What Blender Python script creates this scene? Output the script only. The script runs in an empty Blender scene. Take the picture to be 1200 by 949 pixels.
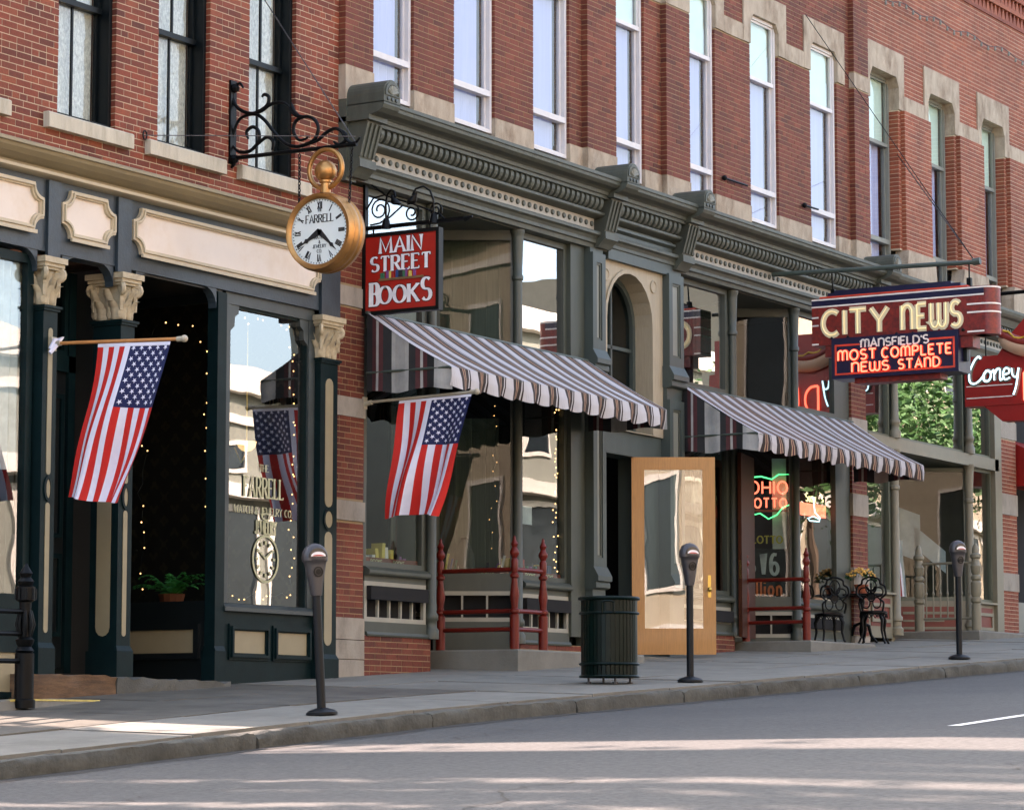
import bpy, bmesh, math, random
from mathutils import Vector, Matrix
random.seed(7)
SC = bpy.context.scene
COL = SC.collection
R = math.radians

# ---------------------------------------------------------------- camera
# u runs along the shop fronts (uphill to the right), v out from them to the street, z up.
# world x = u, world y = -v
F = 3450.; CX = 600.; CY = 474.5; YH = 862.
P = math.atan((YH-CY)/F); sp, cp = math.sin(P), math.cos(P)
TH = math.atan(2090/math.hypot(F, YH-CY)); S, C = math.sin(TH), math.cos(TH)
CU, CV, ZC = -26.572, 17.905, 1.1
cam_d = bpy.data.cameras.new('camera'); cam = bpy.data.objects.new('camera', cam_d); COL.objects.link(cam)
cam.location = (CU, -CV, ZC)
cam.rotation_euler = Vector((cp*C, cp*S, sp)).to_track_quat('-Z', 'Y').to_euler()
cam_d.sensor_width = 36; cam_d.lens = F/1200*36; cam_d.clip_end = 2000; cam_d.clip_start = .1
SC.camera = cam

# ---------------------------------------------------------------- sky, sun, exposure
SUN_EL, SUN_AZ = 36., 2.
w = bpy.data.worlds.new('World'); SC.world = w; w.use_nodes = True
nt = w.node_tree; sky = nt.nodes.new('ShaderNodeTexSky'); sky.sky_type = 'NISHITA'; sky.sun_disc = False
sky.sun_elevation = R(SUN_EL); sky.sun_rotation = R(SUN_AZ); sky.air_density = 1.0; sky.dust_density = 3.5; sky.ozone_density = 1.2
hs = nt.nodes.new('ShaderNodeHueSaturation'); hs.inputs['Saturation'].default_value = .76      # hazy, washed-out sky
nt.links.new(sky.outputs[0], hs.inputs['Color']); nt.links.new(hs.outputs[0], nt.nodes['Background'].inputs[0]); nt.nodes['Background'].inputs[1].default_value = .15
sl = bpy.data.lights.new('sun', 'SUN'); sl.energy = 5.0; sl.angle = R(.53); sl.color = (1, .76, .66)
so = bpy.data.objects.new('sun', sl); COL.objects.link(so)
_sd = Vector((math.sin(R(SUN_AZ))*math.cos(R(SUN_EL)), math.cos(R(SUN_AZ))*math.cos(R(SUN_EL)), math.sin(R(SUN_EL))))
so.rotation_euler = (-_sd).to_track_quat('-Z', 'Y').to_euler(); so.location = (0, 30, 40)
SC.view_settings.view_transform = 'Standard'; SC.view_settings.look = 'None'
SC.view_settings.exposure = 2.6; SC.view_settings.gamma = 1
SC.cycles.use_denoising = True; SC.cycles.max_bounces = 8; SC.cycles.transparent_max_bounces = 24
SC.cycles.caustics_reflective = False; SC.cycles.caustics_refractive = False

# ---------------------------------------------------------------- pixel of the photograph -> direction -> point on a known plane
def ray(x, y):
    X = x-CX; Y = -(y-CY); fw = F*cp-Y*sp; up = F*sp+Y*cp
    return (fw*C+X*S, -fw*S+X*C, up)
def at(x, y, v=0.):
    r = ray(x, y); t = (v-CV)/r[1]; return CU+r[0]*t, ZC+r[2]*t
def atu(x, y, u):
    r = ray(x, y); t = (u-CU)/r[0]; return CV+r[1]*t, ZC+r[2]*t
def px(u, v, z):
    du, dv, dz = u-CU, v-CV, z-ZC; fw = du*C-dv*S; X = du*S+dv*C
    f = fw*cp+dz*sp; Y = -fw*sp+dz*cp; return CX+F*X/f, CY-F*Y/f, f
def zs(u, v):                                    # sidewalk
    z = 1.75+.0535*u-.033*v
    return z-.014*(-5-u) if u < -5 else z
def zr(u, v):                                    # road
    return zs(u, 4.45)-.13+.012*min(v-4.45, 5.5)-.012*max(0, v-9.95)

# ---------------------------------------------------------------- materials
def h(r, g, b):
    f = lambda c: (c/255/12.92 if c/255 <= .04045 else ((c/255+.055)/1.055)**2.4)
    return (f(r), f(g), f(b))
M = {}
def nd(t, kind, **kw):
    n = t.nodes.new(kind)
    for k, v in kw.items():
        if k in ('i',):
            for a, b in v.items(): n.inputs[a].default_value = b
        else: setattr(n, k, v)
    return n
def mat(name, col, rough=.6, var=.18, scale=5., bump=0., bscale=80., metal=0., dirt=None, dscale=1.2, damt=.5, spec=.5, coat=0., stretch=None):
    m = bpy.data.materials.new(name); m.use_nodes = True; t = m.node_tree; b = t.nodes['Principled BSDF']; L = t.links.new
    geo = nd(t, 'ShaderNodeNewGeometry'); vec = geo.outputs['Position']
    if stretch:
        mp = nd(t, 'ShaderNodeMapping'); mp.inputs['Scale'].default_value = stretch; L(vec, mp.inputs[0]); vec = mp.outputs[0]
    n1 = nd(t, 'ShaderNodeTexNoise', i={'Scale': scale, 'Detail': 6., 'Roughness': .65}); L(vec, n1.inputs['Vector'])
    cr = nd(t, 'ShaderNodeMapRange', i={1: .3, 2: .7, 3: 1-var, 4: 1+var}); L(n1.outputs[0], cr.inputs[0])
    mx = nd(t, 'ShaderNodeVectorMath', operation='SCALE'); mx.inputs[0].default_value = col; L(cr.outputs[0], mx.inputs['Scale'])
    out = mx.outputs[0]
    if dirt:
        n2 = nd(t, 'ShaderNodeTexNoise', i={'Scale': dscale, 'Detail': 8., 'Roughness': .7}); L(vec, n2.inputs['Vector'])
        r2 = nd(t, 'ShaderNodeMapRange', i={1: .48, 2: .72, 3: 0., 4: damt}); L(n2.outputs[0], r2.inputs[0])
        mm = nd(t, 'ShaderNodeMix', data_type='RGBA'); L(r2.outputs[0], mm.inputs[0]); L(out, mm.inputs[6]); mm.inputs[7].default_value = (*dirt, 1); out = mm.outputs[2]
    L(out, b.inputs['Base Color'])
    b.inputs['Roughness'].default_value = rough; b.inputs['Metallic'].default_value = metal; b.inputs['Specular IOR Level'].default_value = spec
    b.inputs['Coat Weight'].default_value = coat
    if bump:
        n3 = nd(t, 'ShaderNodeTexNoise', i={'Scale': bscale, 'Detail': 5.}); L(vec, n3.inputs['Vector'])
        bp = nd(t, 'ShaderNodeBump', i={'Strength': bump, 'Distance': .01}); L(n3.outputs[0], bp.inputs['Height']); L(bp.outputs[0], b.inputs['Normal'])
    M[name] = m; return m
def brick_mat(name, cols, soot=.25):
    m = bpy.data.materials.new(name); m.use_nodes = True; t = m.node_tree; b = t.nodes['Principled BSDF']; L = t.links.new
    geo = nd(t, 'ShaderNodeNewGeometry'); oi = nd(t, 'ShaderNodeObjectInfo')
    ad = nd(t, 'ShaderNodeMath', operation='ADD'); L(geo.outputs['Random Per Island'], ad.inputs[0]); L(oi.outputs['Random'], ad.inputs[1])
    fr = nd(t, 'ShaderNodeMath', operation='FRACT'); L(ad.outputs[0], fr.inputs[0])
    rp = nd(t, 'ShaderNodeValToRGB'); e = rp.color_ramp.elements; e[0].color = (*cols[0], 1); e[1].color = (*cols[-1], 1)
    for i, c in enumerate(cols[1:-1]): k = e.new((i+1)/(len(cols)-1)); k.color = (*c, 1)
    L(fr.outputs[0], rp.inputs[0])
    n = nd(t, 'ShaderNodeTexNoise', i={'Scale': .9, 'Detail': 7., 'Roughness': .6}); mpp = nd(t, 'ShaderNodeMapping'); mpp.inputs['Scale'].default_value = (1.3, 1.3, .5); L(geo.outputs['Position'], mpp.inputs[0]); L(mpp.outputs[0], n.inputs['Vector'])
    n2 = nd(t, 'ShaderNodeTexNoise', i={'Scale': 45., 'Detail': 4.}); L(geo.outputs['Position'], n2.inputs['Vector'])
    mr = nd(t, 'ShaderNodeMapRange', i={1: .35, 2: .7, 3: 1+soot*.5, 4: 1-soot}); L(n.outputs[0], mr.inputs[0])
    mr2 = nd(t, 'ShaderNodeMapRange', i={1: .3, 2: .7, 3: .82, 4: 1.18}); L(n2.outputs[0], mr2.inputs[0])
    mu = nd(t, 'ShaderNodeMath', operation='MULTIPLY'); L(mr.outputs[0], mu.inputs[0]); L(mr2.outputs[0], mu.inputs[1])
    sc = nd(t, 'ShaderNodeVectorMath', operation='SCALE'); L(rp.outputs[0], sc.inputs[0]); L(mu.outputs[0], sc.inputs['Scale'])
    L(sc.outputs[0], b.inputs['Base Color']); b.inputs['Roughness'].default_value = .76
    bp = nd(t, 'ShaderNodeBump', i={'Strength': .5, 'Distance': .008}); L(n2.outputs[0], bp.inputs['Height']); L(bp.outputs[0], b.inputs['Normal'])
    M[name] = m
def glass_mat(name, tint=(.8, .86, .84), f0=.08, wob=.0012, wscale=1.3, rough=0.):
    m = bpy.data.materials.new(name); m.use_nodes = True; t = m.node_tree; L = t.links.new
    t.nodes.remove(t.nodes['Principled BSDF']); out = t.nodes['Material Output']
    geo = nd(t, 'ShaderNodeNewGeometry'); n = nd(t, 'ShaderNodeTexNoise', i={'Scale': wscale, 'Detail': 1.5}); L(geo.outputs['Position'], n.inputs['Vector'])
    bp = nd(t, 'ShaderNodeBump', i={'Strength': 1., 'Distance': wob*10}); L(n.outputs[0], bp.inputs['Height'])
    dt = nd(t, 'ShaderNodeVectorMath', operation='DOT_PRODUCT'); L(geo.outputs['Incoming'], dt.inputs[0]); L(geo.outputs['Normal'], dt.inputs[1])
    ab = nd(t, 'ShaderNodeMath', operation='ABSOLUTE'); L(dt.outputs['Value'], ab.inputs[0]); om = nd(t, 'ShaderNodeMath', operation='SUBTRACT', use_clamp=True); om.inputs[0].default_value = 1.; L(ab.outputs[0], om.inputs[1])
    pw = nd(t, 'ShaderNodeMath', operation='POWER'); L(om.outputs[0], pw.inputs[0]); pw.inputs[1].default_value = 5.   # Schlick, both faces of the pane
    ml = nd(t, 'ShaderNodeMath', operation='MULTIPLY_ADD', use_clamp=True); L(pw.outputs[0], ml.inputs[0]); ml.inputs[1].default_value = 1.-f0; ml.inputs[2].default_value = f0
    tr = nd(t, 'ShaderNodeBsdfTransparent', i={0: (*tint, 1)}); gl = nd(t, 'ShaderNodeBsdfGlossy', i={'Color': (1, 1, 1, 1), 'Roughness': rough}); L(bp.outputs[0], gl.inputs['Normal'])
    mx = nd(t, 'ShaderNodeMixShader'); L(ml.outputs[0], mx.inputs[0]); L(tr.outputs[0], mx.inputs[1]); L(gl.outputs[0], mx.inputs[2]); L(mx.outputs[0], out.inputs[0])
    M[name] = m
def emit(name, col, st, base=(.02, .02, .02)):
    m = bpy.data.materials.new(name); m.use_nodes = True; b = m.node_tree.nodes['Principled BSDF']
    b.inputs['Base Color'].default_value = (*base, 1); b.inputs['Emission Color'].default_value = (*col, 1); b.inputs['Emission Strength'].default_value = st
    M[name] = m

brick_mat('brick_a', [h(84, 36, 20), h(116, 51, 29), h(126, 57, 33), h(100, 44, 26), h(136, 69, 41)], .34)
brick_mat('brick_b', [h(80, 34, 20), h(106, 47, 28), h(96, 42, 26), h(116, 56, 35)], .36)
brick_mat('brick_c', [h(118, 58, 36), h(136, 70, 44), h(128, 64, 40), h(146, 80, 52)], .32)
mat('mortar', h(188, 172, 146), .95, .12, 9, .3, 200)
mat('mortar_b', h(150, 130, 98), .95, .12, 9, .3, 200)
mat('stone', h(166, 152, 132), .9, .18, 5, .6, 60, dirt=h(104, 82, 60), dscale=2.2, damt=.85, stretch=(1.6, 1.6, .7))
mat('stone_pale', h(158, 150, 136), .9, .18, 5, .6, 70, dirt=h(84, 78, 70), dscale=2.5, damt=.8, stretch=(1.6, 1.6, .7))
mat('sill_stone', h(188, 180, 160), .9, .1, 6, .4, 90, dirt=h(142, 132, 112), dscale=4, damt=.6, stretch=(2, 2, .4))
mat('sandstone', h(106, 82, 58), .95, .45, 3, .8, 40, dirt=h(60, 52, 46), dscale=2.5, damt=.8, stretch=(1, 1, 6))
mat('grey_stone', h(92, 92, 86), .9, .25, 4, .7, 50, dirt=h(52, 52, 46), damt=.7, dscale=2)
mat('cornice_green', h(72, 76, 66), .55, .16, 4, .15, 40, dirt=h(50, 51, 43), dscale=1.6, damt=.6, stretch=(2.5, 2.5, .7))
mat('slate_green', h(64, 73, 69), .5, .14, 4, .12, 40, dirt=h(48, 54, 50), dscale=2, damt=.5, stretch=(3, 3, .5))
mat('dot_band', h(152, 147, 134), .6, .08, 4)
mat('tan_wood', h(160, 148, 124), .6, .12, 8, .15, 30, stretch=(9, 9, .6))
mat('khaki', h(142, 130, 100), .55, .1, 3, .1, 40, dirt=h(110, 102, 84), dscale=1.5, damt=.5)
mat('khaki_pale', h(186, 174, 148), .55, .08, 4)
mat('a_slate', h(46, 58, 66), .45, .25, 5, .25, 30, dirt=h(44, 50, 54), dscale=4, damt=.6)
mat('a_panel', h(220, 208, 194), .5, .04, 2, 0, dirt=h(196, 172, 138), dscale=1.6, damt=.45)
mat('a_green', h(12, 30, 32), .45, .25, 5, .1, 30, spec=.14)
mat('a_black', h(14, 20, 21), .4, .2, 5)
mat('a_frame', h(54, 62, 62), .45, .15, 4, .1, 40)
mat('a_cream', h(142, 132, 104), .5, .06, 5)
mat('capital_cream', h(178, 166, 138), .6, .1, 12, .15, 60, dirt=h(112, 98, 72), dscale=14, damt=.5)
mat('win_white', h(206, 202, 200), .5, .06, 5, .1, 40)
mat('win_grey', h(122, 124, 114), .5, .08, 5)
mat('win_dark', h(9, 15, 17), .4, .1, 5, spec=.2)
mat('blind_mint', h(206, 226, 208), .8, .05, 3)
mat('curtain_sky_lavender', h(178, 182, 214), .85, .08, 3, stretch=(30, 30, .3))  # lavender of the reflected sky put into the curtain colour
mat('curtain_grey', h(206, 206, 194), .85, .4, 9, stretch=(6, 6, 3))
mat('curtain_dark', h(92, 96, 80), .9, .2, 5, stretch=(18, 18, .4))
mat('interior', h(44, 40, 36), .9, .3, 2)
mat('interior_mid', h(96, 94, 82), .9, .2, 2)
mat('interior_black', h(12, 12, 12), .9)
mat('shop_green', h(66, 71, 62), .5, .14, 4, .12, 40, dirt=h(48, 51, 43), dscale=2, damt=.5, stretch=(3, 3, .5))
mat('shop_pale', h(150, 148, 134), .5, .08, 4)
mat('c_olive', h(122, 117, 98), .5, .08, 4, .1, 40)
mat('c_olive_dark', h(92, 96, 80), .5, .08, 4)
mat('c_maroon', h(108, 44, 30), .5, .12, 5)
mat('red_paint', h(98, 27, 17), .4, .18, 8, .1, 60, spec=.3)
mat('iron', h(4, 6, 7), .42, .2, 20, .2, 80, spec=.16)
mat('can_green', h(3, 20, 16), .34, .15, 10, spec=.2)
mat('gold', h(178, 132, 78), .36, .2, 8, .12, 30, metal=.8)
mat('white_face', h(226, 234, 230), .4, .02, 4)
mat('print_black', h(20, 20, 22), .6)
mat('print_white', h(236, 234, 236), .6)
mat('print_gold', h(176, 176, 138), .5)
mat('sign_red', h(168, 34, 22), .4, .1, 6)
mat('sign_black', h(10, 12, 11), .45, spec=.25)
mat('shelf_brown', h(120, 92, 60), .6)
mat('neon_red_panel', h(118, 30, 20), .45, .45, 22, 0, dirt=h(58, 20, 18), dscale=9, damt=.75)
mat('neon_navy', h(18, 18, 52), .35, .1, 6)
mat('neon_orange_line', h(206, 70, 46), .4)
mat('neon_cream', h(214, 204, 172), .4, .06)
mat('neon_white', h(232, 224, 214), .4)
mat('pipe_green', h(66, 76, 68), .5, .1)
mat('coney_red', h(140, 24, 18), .4, .12, 5)
mat('bun', h(196, 160, 130), .6, .08)
mat('sausage', h(130, 44, 36), .45, .1)
mat('mustard', h(200, 160, 40), .5)
mat('oak', h(176, 126, 66), .42, .16, 6, .15, 30, stretch=(14, 14, .8), coat=.15)
mat('brown_door', h(64, 32, 15), .55, .16, 6, stretch=(14, 14, .8), spec=.15)
mat('brass', h(200, 170, 90), .3, .1, 8, metal=.9)
mat('asphalt', h(69, 69, 67), .9, .5, 55, .6, 120, dirt=h(54, 55, 56), dscale=.5, damt=.85, stretch=(.5, .35, 1))
mat('gutter', h(48, 47, 43), .95, .35, 8, .6, 60)
mat('lane_paint', h(214, 212, 206), .7, .12, 20)
mat('yellow_paint', h(186, 166, 84), .7, .25, 14)
mat('concrete', h(118, 116, 107), .9, .14, 3, .4, 60, dirt=h(88, 86, 77), dscale=.8, damt=.85)
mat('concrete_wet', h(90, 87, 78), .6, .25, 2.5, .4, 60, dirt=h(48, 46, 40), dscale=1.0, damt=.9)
mat('kerb', h(80, 80, 73), .95, .28, 6, .9, 30, dirt=h(52, 51, 45), dscale=2.2, damt=.8)
mat('joint', h(58, 56, 50), .95)
mat('soil', h(80, 74, 62), .95, .2, 2)
mat('meter_grey', h(70, 69, 71), .42, .12, 14, metal=.4)
mat('meter_pole', h(12, 17, 21), .45, .15, 20, spec=.25)
mat('flag_red', h(196, 32, 22), .75, .06, 6); mat('flag_white', h(226, 226, 240), .75, .04, 6); mat('flag_blue', h(16, 26, 74), .75, .06, 6)
mat('pole_wood', h(190, 130, 72), .5, .1)
mat('pole_grey', h(168, 160, 140), .5, .1)
mat('leaf', h(58, 92, 38), .6, .35, 8); mat('fern', h(70, 150, 66), .5, .3, 8); mat('leaf_dark', h(36, 84, 40), .5, .3, 8)
mat('bark', h(78, 64, 50), .95, .3, 6, .8, 30)
mat('flower', h(232, 190, 100), .6, .2, 30); mat('terracotta', h(150, 82, 54), .8)
mat('opp_beige', h(146, 136, 116), .85, .08, 3); mat('opp_brick', h(140, 92, 70), .85, .15, 3); mat('opp_grey', h(112, 114, 104), .8, .1, 2)
mat('opp_white', h(184, 180, 170), .8, .06, 3); mat('opp_glass', h(30, 36, 40), .1)
mat('paper', h(206, 210, 214), .8); mat('cloth_white', h(220, 222, 228), .85); mat('cloth_red', h(140, 44, 34), .85)
for i, c in enumerate([(150, 40, 36), (40, 70, 120), (210, 190, 90), (60, 110, 80), (220, 216, 206), (40, 36, 40), (120, 70, 130)]): mat('book%d' % i, h(*c), .6, .06)
mat('lotto_orange', h(226, 110, 40), .5, .1); mat('lotto_yellow', h(214, 200, 60), .5); mat('lotto_white', h(206, 210, 212), .5)
glass_mat('glass', (.74, .82, .78), .16, .00028, 1.0)
glass_mat('glass_sky', (.7, .76, .74), .42, .00016, .8)
glass_mat('glass_show', (.74, .82, .78), .26, .0002, 1.0)
glass_mat('glass_clean', (.9, .93, .93), .085, .0001, .9)
glass_mat('glass_old', (.84, .87, .86), .085, .0006, 6.)
glass_mat('glass_dark', (.55, .62, .6), .03, .00014, 1.0)
emit('fairy', (1., .5, .18), 1.3); emit('lamp_glow', (1., .55, .22), .3, (.8, .7, .6))
emit('neon_red', (1., .15, .08), .75); emit('neon_green', (.12, 1., .3), .6); emit('neon_blue', (.55, .85, 1.), .65); emit('neon_yellow', (1., .85, .4), .5, (.6, .5, .3)); emit('neon_warm', (1., .74, .28), .16, (.7, .6, .4))
def awning_mat():
    m = mat('awning_cloth', h(180, 178, 180), .8, .05, 3); return m
awning_mat(); mat('awning_dark', h(44, 35, 33), .8, .08); mat('awning_tan', h(170, 140, 110), .8); mat('awning_maroon', h(72, 34, 36), .8); mat('awning_black', h(30, 31, 32), .8); mat('awning_under', h(160, 160, 156), .85)

# ---------------------------------------------------------------- mesh helpers
class MB:
    def __init__(s): s.v = []; s.f = []; s.m = []
    def add(s, vs, fs, m=0):
        o = len(s.v); s.v += [tuple(p) for p in vs]; s.f += [tuple(i+o for i in q) for q in fs]; s.m += [m]*len(fs); return s
    def box(s, u0, u1, v0, v1, z0, z1, m=0):
        return s.add([(u0, v0, z0), (u1, v0, z0), (u1, v1, z0), (u0, v1, z0), (u0, v0, z1), (u1, v0, z1), (u1, v1, z1), (u0, v1, z1)],
              [(0, 1, 2, 3), (7, 6, 5, 4), (0, 4, 5, 1), (1, 5, 6, 2), (2, 6, 7, 3), (3, 7, 4, 0)], m)
    def prism(s, pts, vec, m=0):                                   # polygon swept along a vector
        n = len(pts); a = [tuple(p) for p in pts]; b = [tuple(p[i]+vec[i] for i in range(3)) for p in pts]
        return s.add(a+b, [tuple(range(n))[::-1], tuple(range(n, 2*n))]+[(i, (i+1) % n, n+(i+1) % n, n+i) for i in range(n)], m)
    def ext_u(s, prof, u0, u1, m=0): return s.prism([(u0, v, z) for v, z in prof], (u1-u0, 0, 0), m)
    def face(s, pts, v0, v1, m=0): return s.prism([(u, v0, z) for u, z in pts], (0, v1-v0, 0), m)   # polygon in the wall plane, given thickness
    def ring(s, outer, inner, v0, v1, m=0):
        n = len(outer); A = [(u, v0, z) for u, z in outer]; B = [(u, v0, z) for u, z in inner]; A2 = [(u, v1, z) for u, z in outer]; B2 = [(u, v1, z) for u, z in inner]
        fs = []
        for i in range(n):
            j = (i+1) % n
            fs += [(i, j, n+j, n+i), (2*n+i, 3*n+i, 3*n+j, 2*n+j), (i, 2*n+i, 2*n+j, j), (n+i, n+j, 3*n+j, 3*n+i)]
        return s.add(A+B+A2+B2, fs, m)
    def frame(s, u0, u1, z0, z1, w, v0, v1, m=0, wb=None, wt=None):
        wb = w if wb is None else wb; wt = w if wt is None else wt
        return s.ring([(u0, z0), (u1, z0), (u1, z1), (u0, z1)], [(u0+w, z0+wb), (u1-w, z0+wb), (u1-w, z1-wt), (u0+w, z1-wt)], v0, v1, m)
    def tube(s, pts, r, n=8, m=0, cap=True):
        pts = [Vector(p) for p in pts]; k = len(pts); rr = r if isinstance(r, (list, tuple)) else [r]*k; vs = []; fs = []
        t0 = (pts[1]-pts[0]).normalized(); a = t0.orthogonal().normalized()
        for i, p in enumerate(pts):
            t = (pts[min(i+1, k-1)]-pts[max(i-1, 0)])
            t = t.normalized() if t.length > 1e-9 else t0
            a = (a-t*a.dot(t)); a = a.normalized() if a.length > 1e-6 else t.orthogonal().normalized(); b = t.cross(a)
            vs += [tuple(p+(a*math.cos(2*math.pi*j/n)+b*math.sin(2*math.pi*j/n))*rr[i]) for j in range(n)]
        for i in range(k-1):
            fs += [(i*n+j, i*n+(j+1) % n, (i+1)*n+(j+1) % n, (i+1)*n+j) for j in range(n)]
        if cap: fs += [tuple(range(n))[::-1], tuple(range((k-1)*n, k*n))]
        return s.add(vs, fs, m)
    def lathe(s, prof, c=(0, 0, 0), axis='z', n=16, m=0, cap=True):          # prof: (radius, height)
        vs = []; k = len(prof)
        for r, hh in prof:
            for j in range(n):
                a = 2*math.pi*j/n; x, y = r*math.cos(a), r*math.sin(a)
                p = (x, y, hh) if axis == 'z' else ((hh, x, y) if axis == 'u' else (x, hh, y))
                vs.append((c[0]+p[0], c[1]+p[1], c[2]+p[2]))
        fs = [(i*n+j, i*n+(j+1) % n, (i+1)*n+(j+1) % n, (i+1)*n+j) for i in range(k-1) for j in range(n)]
        if cap: fs += [tuple(range(n))[::-1], tuple(range((k-1)*n, k*n))]
        return s.add(vs, fs, m)
    def quad(s, a, b, c, d, m=0): return s.add([a, b, c, d], [(0, 1, 2, 3)], m)
    def ball(s, c, r, n=8, m=0, sz=1.):
        k = max(4, n//2); return s.lathe([(max(1e-4, r*math.sin(math.pi*i/k)), -r*sz*math.cos(math.pi*i/k)) for i in range(k+1)], c, 'z', n, m)
    def xf(s, fn): s.v = [tuple(fn(*p)) for p in s.v]; return s
    def build(s, name, mats, parent=None, smooth=False, kind=None, recalc=True):
        me = bpy.data.meshes.new(name); o0 = wloc(parent)
        me.from_pydata([(a-o0[0], -b-o0[1], c-o0[2]) for a, b, c in s.v], [], s.f)
        for mt in (mats if isinstance(mats, (list, tuple)) else [mats]): me.materials.append(M[mt])
        if any(s.m): me.polygons.foreach_set('material_index', s.m)
        if recalc:
            bm = bmesh.new(); bm.from_mesh(me); bmesh.ops.recalc_face_normals(bm, faces=bm.faces); bm.to_mesh(me); bm.free()
        if smooth:
            me.polygons.foreach_set('use_smooth', [True]*len(me.polygons))
            try: me.set_sharp_from_angle(angle=R(40))
            except Exception: pass
        o = bpy.data.objects.new(name, me); COL.objects.link(o)
        if parent is not None: o.parent = parent
        if kind: o['kind'] = kind
        return o
def wloc(o):
    p = Vector((0, 0, 0))
    while o is not None: p = p+Vector(o.location); o = o.parent
    return p
def tag(o, label, cat, group=None):
    o['label'] = label; o['category'] = cat
    if group: o['group'] = group
    return o
def thing(name, label, cat, u, v, z, group=None):
    o = bpy.data.objects.new(name, None); COL.objects.link(o); o.location = (u, -v, z); o.empty_display_size = .2
    return tag(o, label, cat, group)
def copy_tree(o, parent=None):
    c = o.copy(); COL.objects.link(c); c.parent = parent
    for ch in list(o.children): copy_tree(ch, c)
    return c
def arc(cx, cy, rx, ry, a0, a1, n=8): return [(cx+rx*math.cos(R(a0+(a1-a0)*i/n)), cy+ry*math.sin(R(a0+(a1-a0)*i/n))) for i in range(n+1)]
def rect(u0, u1, z0, z1): return [(u0, z0), (u1, z0), (u1, z1), (u0, z1)]

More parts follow.
